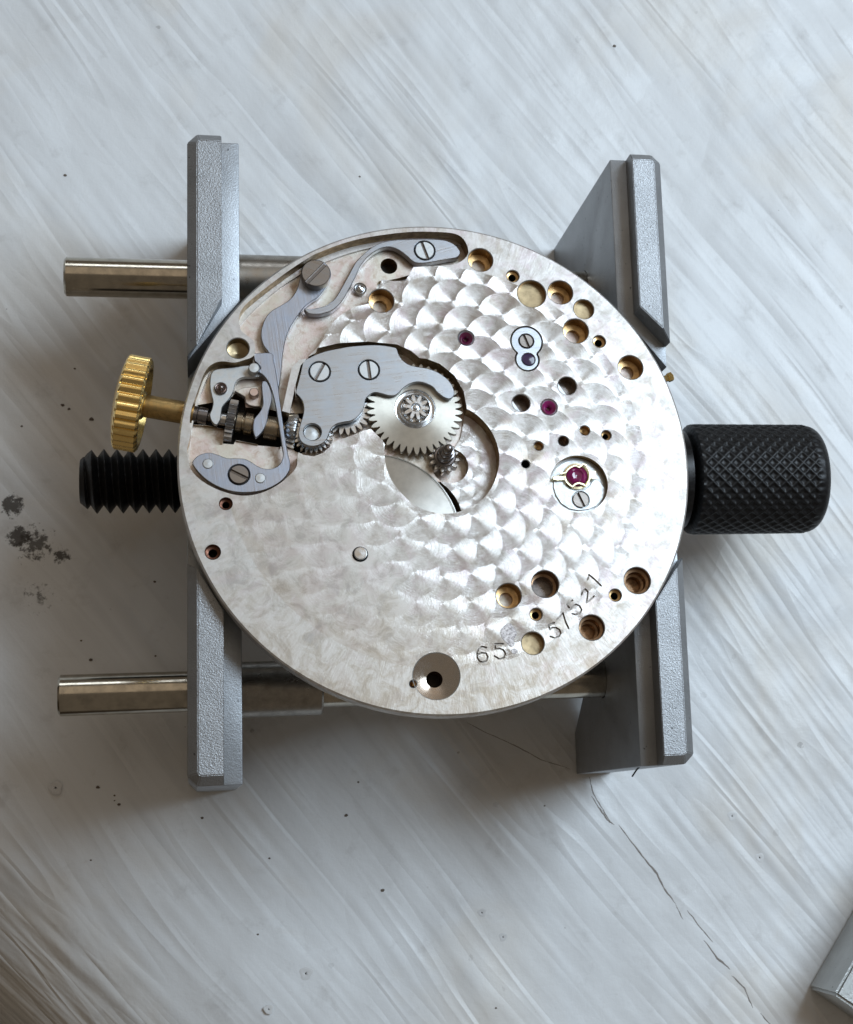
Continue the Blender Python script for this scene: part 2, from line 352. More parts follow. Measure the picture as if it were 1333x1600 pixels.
def build_table():
    V = []; F = []; prof = [(260, 0), (60, 0), (20, 0)] + [(16 * (1 - math.sin(a)), -16 * (1 - math.cos(a))) for a in [k * math.pi / 2 / 10 for k in range(11)]] + [(0, -22)]
    L = [-250, -60, -20, 0, 20, 60, 250]
    for s, z in prof:
        for l in L: V.append(eA + ed * l + en * (s - .2) + Vector((0, 0, z)))
    n = len(L)
    for i in range(len(prof) - 1):
        for k in range(n - 1): F.append((i * n + k, i * n + k + 1, (i + 1) * n + k + 1, (i + 1) * n + k))
    return link_mesh('table_top', V, F, m_table, smooth=True)
table = tag(build_table(), 'white painted board with slanting brush streaks, cracks and specks of grime', None, None, 'structure')
NF = NT('dark_floor_boards'); NF.lk(NF.mix(NF.noise(NF.coord(), .02, 4), (.10, .075, .05), (.16, .12, .085)), NF.b.inputs['Base Color'])
tag(link_mesh('floor', [(-1500, -1500, -420), (1500, -1500, -420), (1500, 1500, -420), (-1500, 1500, -420)], [(0, 1, 2, 3)], NF.m), 'brown floor far below the board', None, None, 'structure')
NC = NT('crack_grime'); NC.lk(NC.mix(NC.noise(NC.coord(), 2, 4), (.16, .14, .125), (.30, .27, .25)), NC.b.inputs['Base Color']); NC.set(Roughness=.8)
def crack(pts, wpx):
    P = [at(u, v, 0) for u, v in pts]; Q = []
    for i in range(len(P) - 1):
        for k in range(5):
            t = k / 5; q = P[i].lerp(P[i + 1], t); q += Vector((random.uniform(-.022, .022), random.uniform(-.022, .022), 0)); Q.append(q)
    Q.append(P[-1]); V = []; F = []; n = len(Q)
    for i, q in enumerate(Q):
        d = (Q[min(i + 1, n - 1)] - Q[max(i - 1, 0)]).normalized(); s = Vector((-d.y, d.x, 0)); w_ = wpx * .75 / 24 * (math.sin(math.pi * (i + .2) / (n - .6)) ** .5) * random.uniform(.5, 1.1) / 2
        V += [q - s * w_ + Vector((0, 0, .004)), q + Vector((0, 0, .012)), q + s * w_ + Vector((0, 0, .004))]
    for i in range(n - 1):
        a = i * 3; F += [(a, a + 1, a + 4, a + 3), (a + 1, a + 2, a + 5, a + 4)]
    link_mesh('crack', V, F, NC.m, table)
s8 = lambda p: Z1(p, 900, 1180, .325)
for pts, wp in ((s8([(75, 195), (110, 250), (150, 310), (185, 335)]), 4.5), (s8([(205, 335), (270, 420), (330, 500), (390, 570), (430, 650), (480, 715)]), 5), (s8([(480, 715), (515, 790)]), 2.5), (s8([(535, 745), (600, 830), (660, 900)]), 3),
                (s8([(615, 890), (680, 975), (740, 1030)]), 5), (s8([(750, 1060), (810, 1120), (850, 1215)]), 4), (s8([(885, 1240), (940, 1300)]), 3),
                (Z1([(780, 115), (870, 160), (960, 200), (1060, 255), (1170, 290)], 400, 1080, .42), 2.2), (Z1([(1240, 320), (1255, 380), (1290, 440), (1325, 495)], 400, 1080, .42), 3)): crack(pts, wp)
NP = NT('paint_blister'); NP.lk(NP.mix(NP.noise(NP.coord(), 2, 4), (.66, .66, .66), (.56, .555, .55)), NP.b.inputs['Base Color']); NP.set(Roughness=.4)
def blister(u, v, r):
    c = at(u, v, 0); V = []; F = []; S = 18; prof = [(1.0, 0), (.8, .05), (.62, .055), (.4, .02), (.15, .012)]
    for k_, (rr, z) in enumerate(prof):
        for k in range(S):
            a = 2 * math.pi * k / S; j = 1 + .12 * math.sin(3 * a + u) + .07 * math.sin(5 * a + v); V.append((c.x + r * rr * j * math.cos(a), c.y + r * rr * j * math.sin(a), max(.001, z * r * .55)))
    for i in range(len(prof) - 1):
        for k in range(S): F.append((i * S + k, (i + 1) * S + k, (i + 1) * S + (k + 1) % S, i * S + (k + 1) % S)) 
    F.append(tuple((len(prof) - 1) * S + k for k in range(S)))
    link_mesh('paint_blister', V, F, NP.m, table, smooth=True)
for u, v, r in ((87, 1231, .42), (478, 1521, .42), (420, 1577, .3), (753, 1426, .28), (786, 1464, .28), (1144, 1275, .35), (1187, 1340, .32)): blister(u, v, r)
ND = NT('dark_grain_of_dirt'); ND.lk(ND.mix(ND.noise(ND.coord(), 3, 3), (.07, .06, .05), (.16, .12, .09)), ND.b.inputs['Base Color']); ND.set(Roughness=.7)
def grain(u, v, r, name='dirt_grain'):
    r *= .65
    bm = bmesh.new(); bmesh.ops.create_icosphere(bm, subdivisions=2, radius=r); c = at(u, v, 0)
    for q in bm.verts:
        j = 1 + .25 * math.sin(q.co.x * 9 / r + u) * math.cos(q.co.y * 7 / r + v); q.co = Vector((q.co.x * j * 1.2 + c.x, q.co.y * j * .9 + c.y, q.co.z * .35 + r * .2))
    me = bpy.data.meshes.new(name); bm.to_mesh(me); bm.free(); me.materials.append(ND.m); o = bpy.data.objects.new(name, me); COL.objects.link(o); o.parent = table
for u, v, r in ((598, 1391, .17), (153, 1230, .16), (186, 1257, .14), (179, 1243, .09), (179, 1251, .07), (143, 655, .20), (98, 633, .16), (108, 639, .13), (142, 1031, .16), (127, 1001, .1), (243, 1025, .1), (242, 909, .12), (117, 576, .1), (34, 666, .1), (541, 1274, .16), (560, 1222, .1), (775, 1575, .1), (316, 1278, .13), (142, 1344, .09), (562, 276, .1), (102, 274, .15), (851, 1259, .08), (421, 1341, .1), (403, 1460, .1), (1155, 815, .08), (960, 72, .16)): grain(u, v, r)

# ------------------------------------------------------------------ movement holder
XI, XO, XP, XL, LY, LP, ZL, ZC, H = 12.52, 14.49, 13.93, 11.49, 19.0, 18.445, 17.79, 18.85, 19.40
def prism(poly, z0, z1):
    bm = bmesh.new(); vs = [bm.verts.new((x, y, z0)) for x, y in poly]; vt = [bm.verts.new((x, y, z1)) for x, y in poly]; n = len(poly)
    bm.faces.new(vs[::-1]); bm.faces.new(vt)
    for k in range(n): bm.faces.new((vs[k], vs[(k + 1) % n], vt[(k + 1) % n], vt[k]))
    bmesh.ops.recalc_face_normals(bm, faces=bm.faces); return bm
def tmp(bm):
    me = bpy.data.meshes.new('tmp'); bm.to_mesh(me); bm.free(); o = bpy.data.objects.new('tmp', me); COL.objects.link(o); return o
def jaw(s, parent, dy, uy):
    bm = bmesh.new()      # side profile pushed through in X
    yz = [(-19, 0), (-19, ZL), (19, ZL), (19, 0), (16.2, 0), (13.6, 3.5), (-13.6, 3.5), (-16.2, 0)]
    a = [bm.verts.new((s * XL, y, z)) for y, z in yz]; b = [bm.verts.new((s * XO, y, z)) for y, z in yz]; n = len(yz)
    bm.faces.new(a); bm.faces.new(b[::-1])
    for k in range(n): bm.faces.new((a[k], a[(k + 1) % n], b[(k + 1) % n], b[k]))
    bmesh.ops.recalc_face_normals(bm, faces=bm.faces); body = tmp(bm)
    cut = [tmp(prism([(s * 10, -11), (s * XL, -9.1), (s * XO, -5.4), (s * 16, -3.5), (s * 16, 3.5), (s * XO, 5.4), (s * XL, 9.1), (s * 10, 11)], 13.8, 30))]
    for t in (-1, 1): cut.append(tmp(prism([(s * XP, t * 19.5), (s * XP, t * 19.001), (s * (XO + .001), t * LP), (s * 15, t * LP), (s * 15, t * 19.5)], -5, 30)))
    # counterbores for the screw and rods
    for cy, r in ((0, 2.2), (13.1, 1.27), (-13.1, 1.27)):
        mb = MB(); lathe_axis(mb, [(0, r), (20, r)], (s * 5, cy, 9), (s, 0, 0), 32); me = bpy.data.meshes.new('c'); me.from_pydata(mb.v, [], mb.f); o = bpy.data.objects.new('c', me); COL.objects.link(o); cut.append(o)
        bm_ = bmesh.new(); bm_.from_mesh(me); bmesh.ops.recalc_face_normals(bm_, faces=bm_.faces); bm_.to_mesh(me); bm_.free()
    for c in cut:
        md = body.modifiers.new('b', 'BOOLEAN'); md.operation = 'DIFFERENCE'; md.solver = 'EXACT'; md.object = c
    # raised pads with chamfers
    mdb = body.modifiers.new('bev', 'BEVEL'); mdb.width = .07; mdb.segments = 2; mdb.limit_method = 'ANGLE'; mdb.angle_limit = math.radians(30)
    dg = bpy.context.evaluated_depsgraph_get(); me = bpy.data.meshes.new_from_object(body.evaluated_get(dg)); me.name = 'jaw'
    for o in cut + [body]: bpy.data.objects.remove(o)
    me.materials.clear(); me.materials.append(cast_s)
    J = bpy.data.objects.new('jaw', me); COL.objects.link(J); J.parent = parent
    me.polygons.foreach_set('use_smooth', [True] * len(me.polygons)); me.set_sharp_from_angle(angle=math.radians(35))
    for t, (yi, yp, yo) in ((1, uy), (-1, dy)):
        lo = [(XI, 19), (XP, 19), (XO, LP), (XO, yo), (XI, yi)]; hi = [(XI, LP), (XP - .15, LP), (XP, LP - .15), (XP, yp), (XI, yi + .02)]
        V = [(s * x, t * y, ZL - .01) for x, y in lo] + [(s * x, t * y, ZC) for x, y in lo] + [(s * x, t * y, H) for x, y in hi]
        F = []
        for q in (0, 5):
            for k in range(5): F.append((q + k, q + (k + 1) % 5, q + 5 + (k + 1) % 5, q + 5 + k))
        F.append((10, 11, 12, 13, 14))
        bm2 = bmesh.new(); vv = [bm2.verts.new(p) for p in V]
        for f in F: bm2.faces.new([vv[i] for i in f])
        bm2.faces.new([vv[i] for i in (4, 3, 2, 1, 0)])
        bmesh.ops.recalc_face_normals(bm2, faces=bm2.faces)
        bmesh.ops.bevel(bm2, geom=[e for e in bm2.edges if e.calc_face_angle(0) > .3 and max(v.co.z for v in e.verts) > ZL + .1], offset=.05, segments=2, affect='EDGES')
        m2 = bpy.data.meshes.new('jaw_pad'); bm2.to_mesh(m2); bm2.free(); m2.materials.append(cast)
        m2.polygons.foreach_set('use_smooth', [True] * len(m2.polygons)); m2.set_sharp_from_angle(angle=math.radians(25))
        o = bpy.data.objects.new('jaw_pad', m2); COL.objects.link(o); o.parent = J
    return J
holder = tag(empty('movement_holder'), 'grey cast two-jaw holder with nickel rods and black clamping screw, gripping the open watch movement', 'holder')
jaw(-1, holder, (9.4, 7.0, 6.6), (8.85, 5.95, 5.4)); jaw(1, holder, (9.4, 7.4, 6.7), (8.85, 7.5, 6.7))
def cyl(name, prof, p0, ax, mat, parent, seg=48, ang=30):
    mb = MB(); lathe_axis(mb, prof, p0, ax, seg); return mb.build(name, mat, parent, angle=ang)
for y in (13.12, -13.08):
    cyl('guide_rod', [(0, 1.10), (.12, 1.24), (36.2, 1.24), (36.3, 1.1)], (-22.0, y, 9), (1, 0, 0), nickel_rod, holder)
XS = at(505, 1075, 10).x
cyl('rod_sleeve', [(0, 1.7), (XS + 11.4 - .1, 1.7), (XS + 11.4, 1.6)], (-11.4, -13.08, 9), (1, 0, 0), nickel_dull, holder)
cyl('rod_sleeve', [(0, 1.7), (9.4, 1.7), (9.5, 1.6)], (-11.4, 13.12, 9), (1, 0, 0), nickel_dull, holder)
def thread():
    pitch = .775; x0, x1 = -20.9, -3.0; nst = int((x1 - x0) / pitch * 20); seg = 48; prof = [(i / nst * (x1 - x0), 1.95) for i in range(nst + 1)]
    def rf(t, r, a):
        ph = (t / pitch - a / (2 * math.pi)) % 1.0; tr = abs(ph * 2 - 1); rr = 1.50 + .50 * min(1, max(0, (tr - .06) / .90))
        return min(rr, 1.35 + t * .9)
    mb = MB(); lathe_axis(mb, prof, (x0, 0, 9), (1, 0, 0), seg, rfun=rf)
    lathe_axis(mb, [(0, 1.75), (26, 1.75)], (-3.2, 0, 9), (1, 0, 0), 32)
    return mb.build('clamp_screw', oxide, holder, angle=25)
scr = thread()
xa, xb, xc = at(1066, 747, 9).x, at(1103, 747, 12).x, at(1294, 747, 11.3).x
cyl('screw_collar', [(0, 3.1), (.15, 3.3), (xb - xa + .4, 3.3)], (xa - 1.2, 0, 9), (1, 0, 0), oxide_s, scr)
def knurl():
    x0 = at(1087, 747, 11.5).x; Lk = xc - x0; nx = 118; seg = 336; R = 3.72; p = .42; na = round(2 * math.pi * R / (p * 1.0))
    prof = [(0, 2.9)]; prof += [(.35 * k / 3 + 0.02, 2.95 + (R - 2.95) * math.sin(math.pi / 2 * (k + 1) / 4)) for k in range(3)]
    prof += [(.45 + (Lk - 1.55) * k / nx, R) for k in range(nx + 1)]
    prof += [(Lk - 1.1 + 1.1 * math.sin(a), 2.75 + (R - 2.75 - .04) * math.cos(a)) for a in [k * math.pi / 2 / 8 for k in range(1, 9)]] + [(Lk, 2.0), (Lk + .02, .001)]
    def rf(t, r, a):
        if r < R - .3: return r
        u = (t / p * .5 + a * na / (2 * math.pi) * .5); v_ = (-t / p * .5 + a * na / (2 * math.pi) * .5)
        g = max(abs(math.cos(math.pi * u)) ** 6, abs(math.cos(math.pi * v_)) ** 6); f = 1.0 if (r >= R and t < Lk - 1.1) else max(0, 1 - (t - (Lk - 1.1)) / .6) if t > Lk - 1.2 else .4
        return r - .13 * (1 - g) * f
    mb = MB(); lathe_axis(mb, prof, (x0, 0, 9), (1, 0, 0), seg, rfun=rf); return mb.build('knurled_knob', oxide, scr, angle=60)
knurl()

cast_l = cast_metal('pale_cast_alloy', (.52, .53, .52), .3)
# ------------------------------------------------------------------ corner of a second holder at lower right
def second():
    root = empty('second_holder'); b0 = at(1263, 1543, 0); b1 = at(1333, 1421, 0); d = (b1 - b0).normalized(); e = Vector((d.y, -d.x, 0))
    f0 = at(1333, 1600, 0) - b0
    if e.dot(f0) < 0: e = -e
    root.matrix_world = Matrix.Translation(b0) @ Matrix(((d.x, e.x, 0), (d.y, e.y, 0), (0, 0, 1))).to_4x4()
    bm = bmesh.new(); bmesh.ops.create_cube(bm, size=1)
    for v in bm.verts: v.co = Vector(((v.co.x + .5) * 34, (v.co.y + .5) * 16, (v.co.z + .5) * 5.0))
    bmesh.ops.bevel(bm, geom=bm.edges[:], offset=.18, segments=2, affect='EDGES'); me = bpy.data.meshes.new('base_block'); bm.to_mesh(me); bm.free(); me.materials.append(cast_l)
    o = bpy.data.objects.new('base_block', me); COL.objects.link(o); o.parent = root
    bm = bmesh.new(); bmesh.ops.create_cube(bm, size=1)
    for v in bm.verts: v.co = Vector((-.004 + (v.co.x + .5) * 34.008, -.004 + (v.co.y + .5) * 16.008, 4.6 + (v.co.z + .5) * .6))
    bmesh.ops.bevel(bm, geom=bm.edges[:], offset=.2, segments=2, affect='EDGES'); me = bpy.data.meshes.new('top_pad'); bm.to_mesh(me); bm.free(); me.materials.append(cast_l)
    o = bpy.data.objects.new('top_pad', me); COL.objects.link(o); o.parent = root
    return tag(root, 'corner of a second grey cast block lying at the lower right edge of the board', 'holder')
second()
# black fibre under the right jaw
def tube(name, P, r, mat, parent=None, seg=8):
    mb = MB(); P = [Vector(p) for p in P]; n = len(P)
    for i, p in enumerate(P):
        d = (P[min(i + 1, n - 1)] - P[max(i - 1, 0)]).normalized(); u = d.orthogonal().normalized(); v = d.cross(u)
        for k in range(seg): a = 2 * math.pi * k / seg; mb.v.append(tuple(p + (u * math.cos(a) + v * math.sin(a)) * r))
    for i in range(n - 1):
        for k in range(seg): mb.f.append((i * seg + k, i * seg + (k + 1) % seg, (i + 1) * seg + (k + 1) % seg, (i + 1) * seg + k)); mb.m.append(0)
    return mb.build(name, mat, parent, 80)
tag(tube('fibre', [at(1004, 1192, 15.5), at(1000, 1197, 15.3), at(994, 1204, 14.8), at(988, 1213, 14.2)], .05, black_void), 'short black fibre sticking out from the lower end of the right jaw', 'fibre')

# ------------------------------------------------------------------ the movement
mv = empty('watch_movement', mat=MM)
tag(mv, 'open round watch movement, silvered plate with overlapping polished spots, steel gears and gold crown', 'watch movement')
def P_(pts, z=0.0): return [T(u, v, z) for u, v in pts]
c1 = lambda p: Z1(p, 280, 350, .195); c2 = lambda p: Z1(p, 280, 560, .195); c3 = lambda p: Z1(p, 500, 350, .21); c4 = lambda p: Z1(p, 440, 510, .225); c8 = lambda p: Z1(p, 570, 620, .18); c9 = lambda p: Z1(p, 295, 600, .135)
ZA, ZG, ZC_, ZT = -1.15, -1.25, -1.1, -2.15
recA = P_([(732, 392), (729, 381), (722, 371), (710, 365), (689, 362.6), (647, 362), (605, 366), (563, 373), (531, 382), (500, 394), (485, 401), (455.5, 420), (426, 441.6), (401, 461), (381.4, 478.7), (373.6, 494.3), (375.6, 513.8), (385, 523.6), (395, 531), (399, 545), (395, 557), (381, 562.6), (366, 566.5), (350, 564.5), (336.6, 566.5), (325, 574.3), (317, 588), (309.3, 610), (299.5, 638), (296.6, 657.5), (298, 673), (296, 688), (292.5, 704.3), (297.5, 731.6), (315, 751), (344.4, 766.7), (377.5, 774.5), (406.8, 770.6), (432, 759), (449.7, 745.3), (463.3, 729.7), (465, 712), (470, 690), (468, 650), (461, 610), (470, 575), (482, 557), (496.5, 542), (508, 523), (523, 501), (542, 486), (560, 478), (576, 474), (583, 462), (592, 452), (594.5, 433), (604, 432), (617.6, 438), (636, 434), (645, 419), (651, 417), (689, 415), (710, 413), (724, 406), (731, 398)])
recA = cr(recA, 3)
recG = P_([(493, 551.6), (496, 543.8), (530, 536), (575, 533.6), (620, 538), (642.5, 548), (656, 559.5), (667, 560.6), (687.5, 568.5), (710, 586.5), (724.6, 611), (729.5, 636), (728, 655), (723.5, 676.5), (715, 690), (708, 702), (712, 722), (700, 745), (671, 740.6), (642, 722.6), (603.5, 710), (603, 697), (597.6, 687.8), (579.5, 670), (568, 673), (548, 681), (523, 690), (514, 700), (504, 708), (490.7, 713), (475, 711), (465, 706), (460, 690), (462, 660), (462, 600), (470, 570), (482, 557)])
circC = cr(P_(c8([(180, 400), (175, 520), (190, 620), (250, 750), (350, 870), (450, 950), (580, 1000), (700, 1015), (830, 995), (950, 940), (1050, 860), (1120, 750), (1165, 600), (1160, 450), (1100, 300), (1000, 180), (890, 110), (700, 50), (480, 50), (300, 180)])), 4)
lens = P_(c8([(160, 480), (185, 505), (290, 525), (400, 570), (480, 615), (560, 670), (640, 745), (700, 820), (750, 900), (800, 1030), (700, 1100), (400, 1100), (100, 800)]), ZC_)
wedge = P_(c8([(180, 500), (300, 490), (400, 540), (560, 630), (680, 760), (720, 790), (780, 860), (815, 920), (845, 1005), (780, 1030), (700, 860), (560, 720), (400, 600), (250, 540)]), ZC_)
px_, py_, pr_ = TR(704, 728, 28, ZC_)
pinc = circ(px_, py_, pr_, 40)
trench = P_(c9([(20, 470), (60, 250), (300, 210), (500, 150), (530, 110), (640, 130), (660, 270), (840, 280), (1060, 320), (1160, 340), (1330, 330), (1400, 500), (1400, 760), (1290, 800), (1160, 740), (1130, 730), (800, 700), (545, 650), (520, 700), (395, 690), (405, 520), (200, 475)]), ZA)
rib = P_([(482, 560), (468, 562), (456, 574), (448, 610), (441, 642), (452.6, 645.5), (458, 620), (463, 599), (473, 570), (490, 552)], -.1)
notch = P_(Z1([(360, 780), (400, 745), (560, 735), (760, 690), (940, 640), (880, 770), (820, 870), (620, 880), (410, 850), (360, 970), (345, 860)], 560, 360, .09))
sink = P_(c9([(20, 470), (60, 560), (140, 660), (260, 712), (390, 705), (405, 520), (200, 480)]), ZA); sink2 = P_(c9([(530, 650), (560, 740), (650, 820), (780, 880), (900, 870), (1010, 810), (1060, 750), (1060, 720), (800, 700)]), ZA)
outer = circ(0, 0, R0 - .1, 220)
# digits stamped in the rim
def stroke_poly(pts, w_, z=0.0):
    Q = [Vector(T(u, v, z)) for u, v in pts]; n = len(Q); A = []; B = []
    for i, q in enumerate(Q):
        d = (Q[min(i + 1, n - 1)] - Q[max(i - 1, 0)]).normalized(); s = Vector((-d.y, d.x)) * w_ / 2; e = d * (w_ / 3 if i == n - 1 else -w_ / 3 if i == 0 else 0)
        A.append(tuple(q + s + e)); B.append(tuple(q - s + e))
    return A + B[::-1]
t1 = lambda p: Z1(p, 730, 970, .1125); t2 = lambda p: Z1(p, 840, 880, .09)
digits = [t1([(265, 372), (205, 358), (160, 390), (138, 440), (140, 510), (170, 560), (215, 575), (265, 555), (288, 500), (262, 452), (205, 445), (160, 462)]), t1([(500, 320), (440, 318), (388, 320), (392, 395), (450, 385), (505, 405), (530, 455), (510, 512), (450, 532), (378, 488)]),
          t2([(292, 1035), (240, 1050), (190, 1075), (212, 1150), (260, 1118), (320, 1120), (380, 1155), (400, 1215), (370, 1270), (300, 1300), (222, 1272)]), t2([(338, 972), (390, 920), (442, 868), (480, 1000), (540, 1132)]),
          t2([(607, 643), (555, 680), (507, 717), (567, 797), (610, 750), (665, 715), (730, 742), (765, 810), (730, 870), (662, 895), (605, 875)]), t2([(762, 545), (785, 475), (832, 448), (872, 500), (866, 580), (845, 688), (905, 645), (980, 572)]), t2([(868, 285), (893, 200), (1000, 290), (1102, 392)])]
def capsules(pts, w_):
    Q = [Vector(T(u, v)) for u, v in pts]; out = []
    for a, b in zip(Q, Q[1:]):
        t = math.atan2(b.y - a.y, b.x - a.x); r = w_ / 2
        out.append([(b.x + r * math.cos(t + k), b.y + r * math.sin(t + k)) for k in (-math.pi / 2, -.8, 0, .8, math.pi / 2)] + [(a.x + r * math.cos(t + k), a.y + r * math.sin(t + k)) for k in (math.pi / 2 , 2.3, math.pi, -2.3, -math.pi / 2)])
    return out
digit_polys = [c_ for d in digits for c_ in capsules(d, .105)]
extra_marks = [] and [stroke_poly(t1([(560, 130), (585, 170), (610, 195)]), .06), stroke_poly(t1([(520, 130), (560, 190)]), .05)]
# round holes: (u, v, r_px, kind)
HO = [(751, 406, 19, 's'), (801.5, 431.3, 9.5, 't'), (830.7, 459, 22, 'f'), (875.8, 456.7, 19, 's'), (912.3, 483, 15.5, 'f'), (900, 517, 19.5, 's'), (936.6, 533.5, 9.5, 't'), (985.5, 574, 19, 's'),
      (886.4, 602.8, 14.3, 'd'), (814.3, 629.6, 13.6, 'd'), (914, 672.5, 7.4, 'b'), (947.7, 679.8, 7.2, 't'), (880.5, 689, 7.8, 'd'), (841.8, 696.8, 7, 'b'), (821.5, 725, 6.2, 'k'),
      (795, 930.8, 19.5, 's'), (852, 912.5, 21, 'd2'), (838, 959.8, 9.3, 't'), (832.9, 1005, 17.5, 'f'), (925, 980.5, 19.5, 'sd'), (961.6, 929.8, 9.3, 't'), (996, 907, 20.3, 'sd'), (353, 787, 9.5, 'tb'), (332.6, 862.6, 11.5, 'tb'),
      (596, 469.7, 19.5, 's'), (372, 544, 17.2, 'f2'), (645.9, 1068.5, 5.6, 'b')]
holes = []
for u, v, r, k in HO: x, y, rr = TR(u, v, r); holes.append((x, y, rr, k))
hx, hy, hr = TR(682, 1056.5, 36.5)
jewels = [(*TR(728.4, 528, 12.7), 'j1'), (*TR(858, 636, 13.2), 'j2')]
bx, by, br = TR(904.6, 756, 45.5)
c8x, c8y, c8r = TR(822.9, 533.5, 24.5); d8x, d8y, d8r = TR(824, 561.8, 18.3)
def fig8(g=0.0):
    R1, R2 = c8r + g, d8r + g; A = circ(c8x, c8y, R1, 72, math.pi / 2); B = circ(d8x, d8y, R2, 72, math.pi / 2)
    A = [p for p in A if math.hypot(p[0] - d8x, p[1] - d8y) > R2]; B = [p for p in B if math.hypot(p[0] - c8x, p[1] - c8y) > R1]
    pts = A + B; cx_, cy_ = (c8x + d8x) / 2, (c8y + d8y) / 2
    # walk: right side of A downwards .. keep angular order about the mid point (both lobes are star-shaped from it)
    return sorted(pts, key=lambda p: math.atan2(p[1] - cy_, p[0] - cx_))
pinx, piny, pinr = TR(563, 866, 12.5)
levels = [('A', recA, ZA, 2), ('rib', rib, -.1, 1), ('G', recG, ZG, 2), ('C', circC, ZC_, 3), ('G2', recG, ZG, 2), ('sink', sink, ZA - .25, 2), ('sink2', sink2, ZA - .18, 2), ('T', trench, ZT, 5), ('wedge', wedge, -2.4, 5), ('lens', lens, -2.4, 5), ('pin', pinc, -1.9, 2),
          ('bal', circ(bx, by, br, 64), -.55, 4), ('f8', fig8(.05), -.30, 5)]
x, y, r = TR(607.8, 415.8, 13.2, ZA); levels += [('hole', circ(x, y, r, 40), -2.1, 5)]
levels += [('notch', notch, -1.6, 4)]
for k, dp in enumerate(digit_polys + extra_marks): levels.append(('d%d' % k, dp, -.12, 7))
bores = [circ(x, y, r + .05, 40) for x, y, r, k in holes] + [circ(hx, hy, hr + .05, 56)] + [circ(x, y, r + .03, 40) for x, y, r, k in jewels] + [circ(pinx, piny, pinr, 32)]
# perlage spots
spots = []
RP = 12.35
r_ = 11.75
while r_ > 1.0:
    n = max(5, round(2 * math.pi * r_ / 1.6)); a0 = rng.uniform(0, 1)
    for k in range(n):
        a = math.radians(150) - (k + a0) * 2 * math.pi / n; spots.append((r_ * math.cos(a) + rng.normal(0, .05), r_ * math.sin(a) + rng.normal(0, .05), 1.42))
    r_ -= 1.6
sc_ = []
ccx, ccy, ccr = TR(690, 713, 89.5, ZC_); r_ = ccr - .3
while r_ > .3:
    n = max(4, round(2 * math.pi * r_ / .95)); a0 = rng.uniform(0, 1)
    for k in range(n): a = math.radians(110) - (k + a0) * 2 * math.pi / n; sc_.append((ccx + r_ * math.cos(a), ccy + r_ * math.sin(a), .85))
    r_ -= .85
def arcs(spl, keep):
    S = np.array(spl); ex = []
    for i, (x, y, r) in enumerate(spl):
        n = 30; pts = circ(x, y, r, n)
        for k in range(n):
            a, b = pts[k], pts[(k + 1) % n]; m = ((a[0] + b[0]) / 2, (a[1] + b[1]) / 2)
            if not keep(*m): continue
            L = S[i + 1:]
            if len(L) and (np.hypot(L[:, 0] - m[0], L[:, 1] - m[1]) < L[:, 2] - .04).any(): continue
            ex.append((a, b))
    return ex
ex = arcs(spots, lambda x, y: math.hypot(x, y) < RP + .05) + arcs(sc_, lambda x, y: math.hypot(x - ccx, y - ccy) < ccr and True)
m_stamp_shade = plain_metal('stamping_shade', (.27, .245, .22), .4, 6, .1, .5)  # shade of the stamped strokes, painted as a darker floor colour
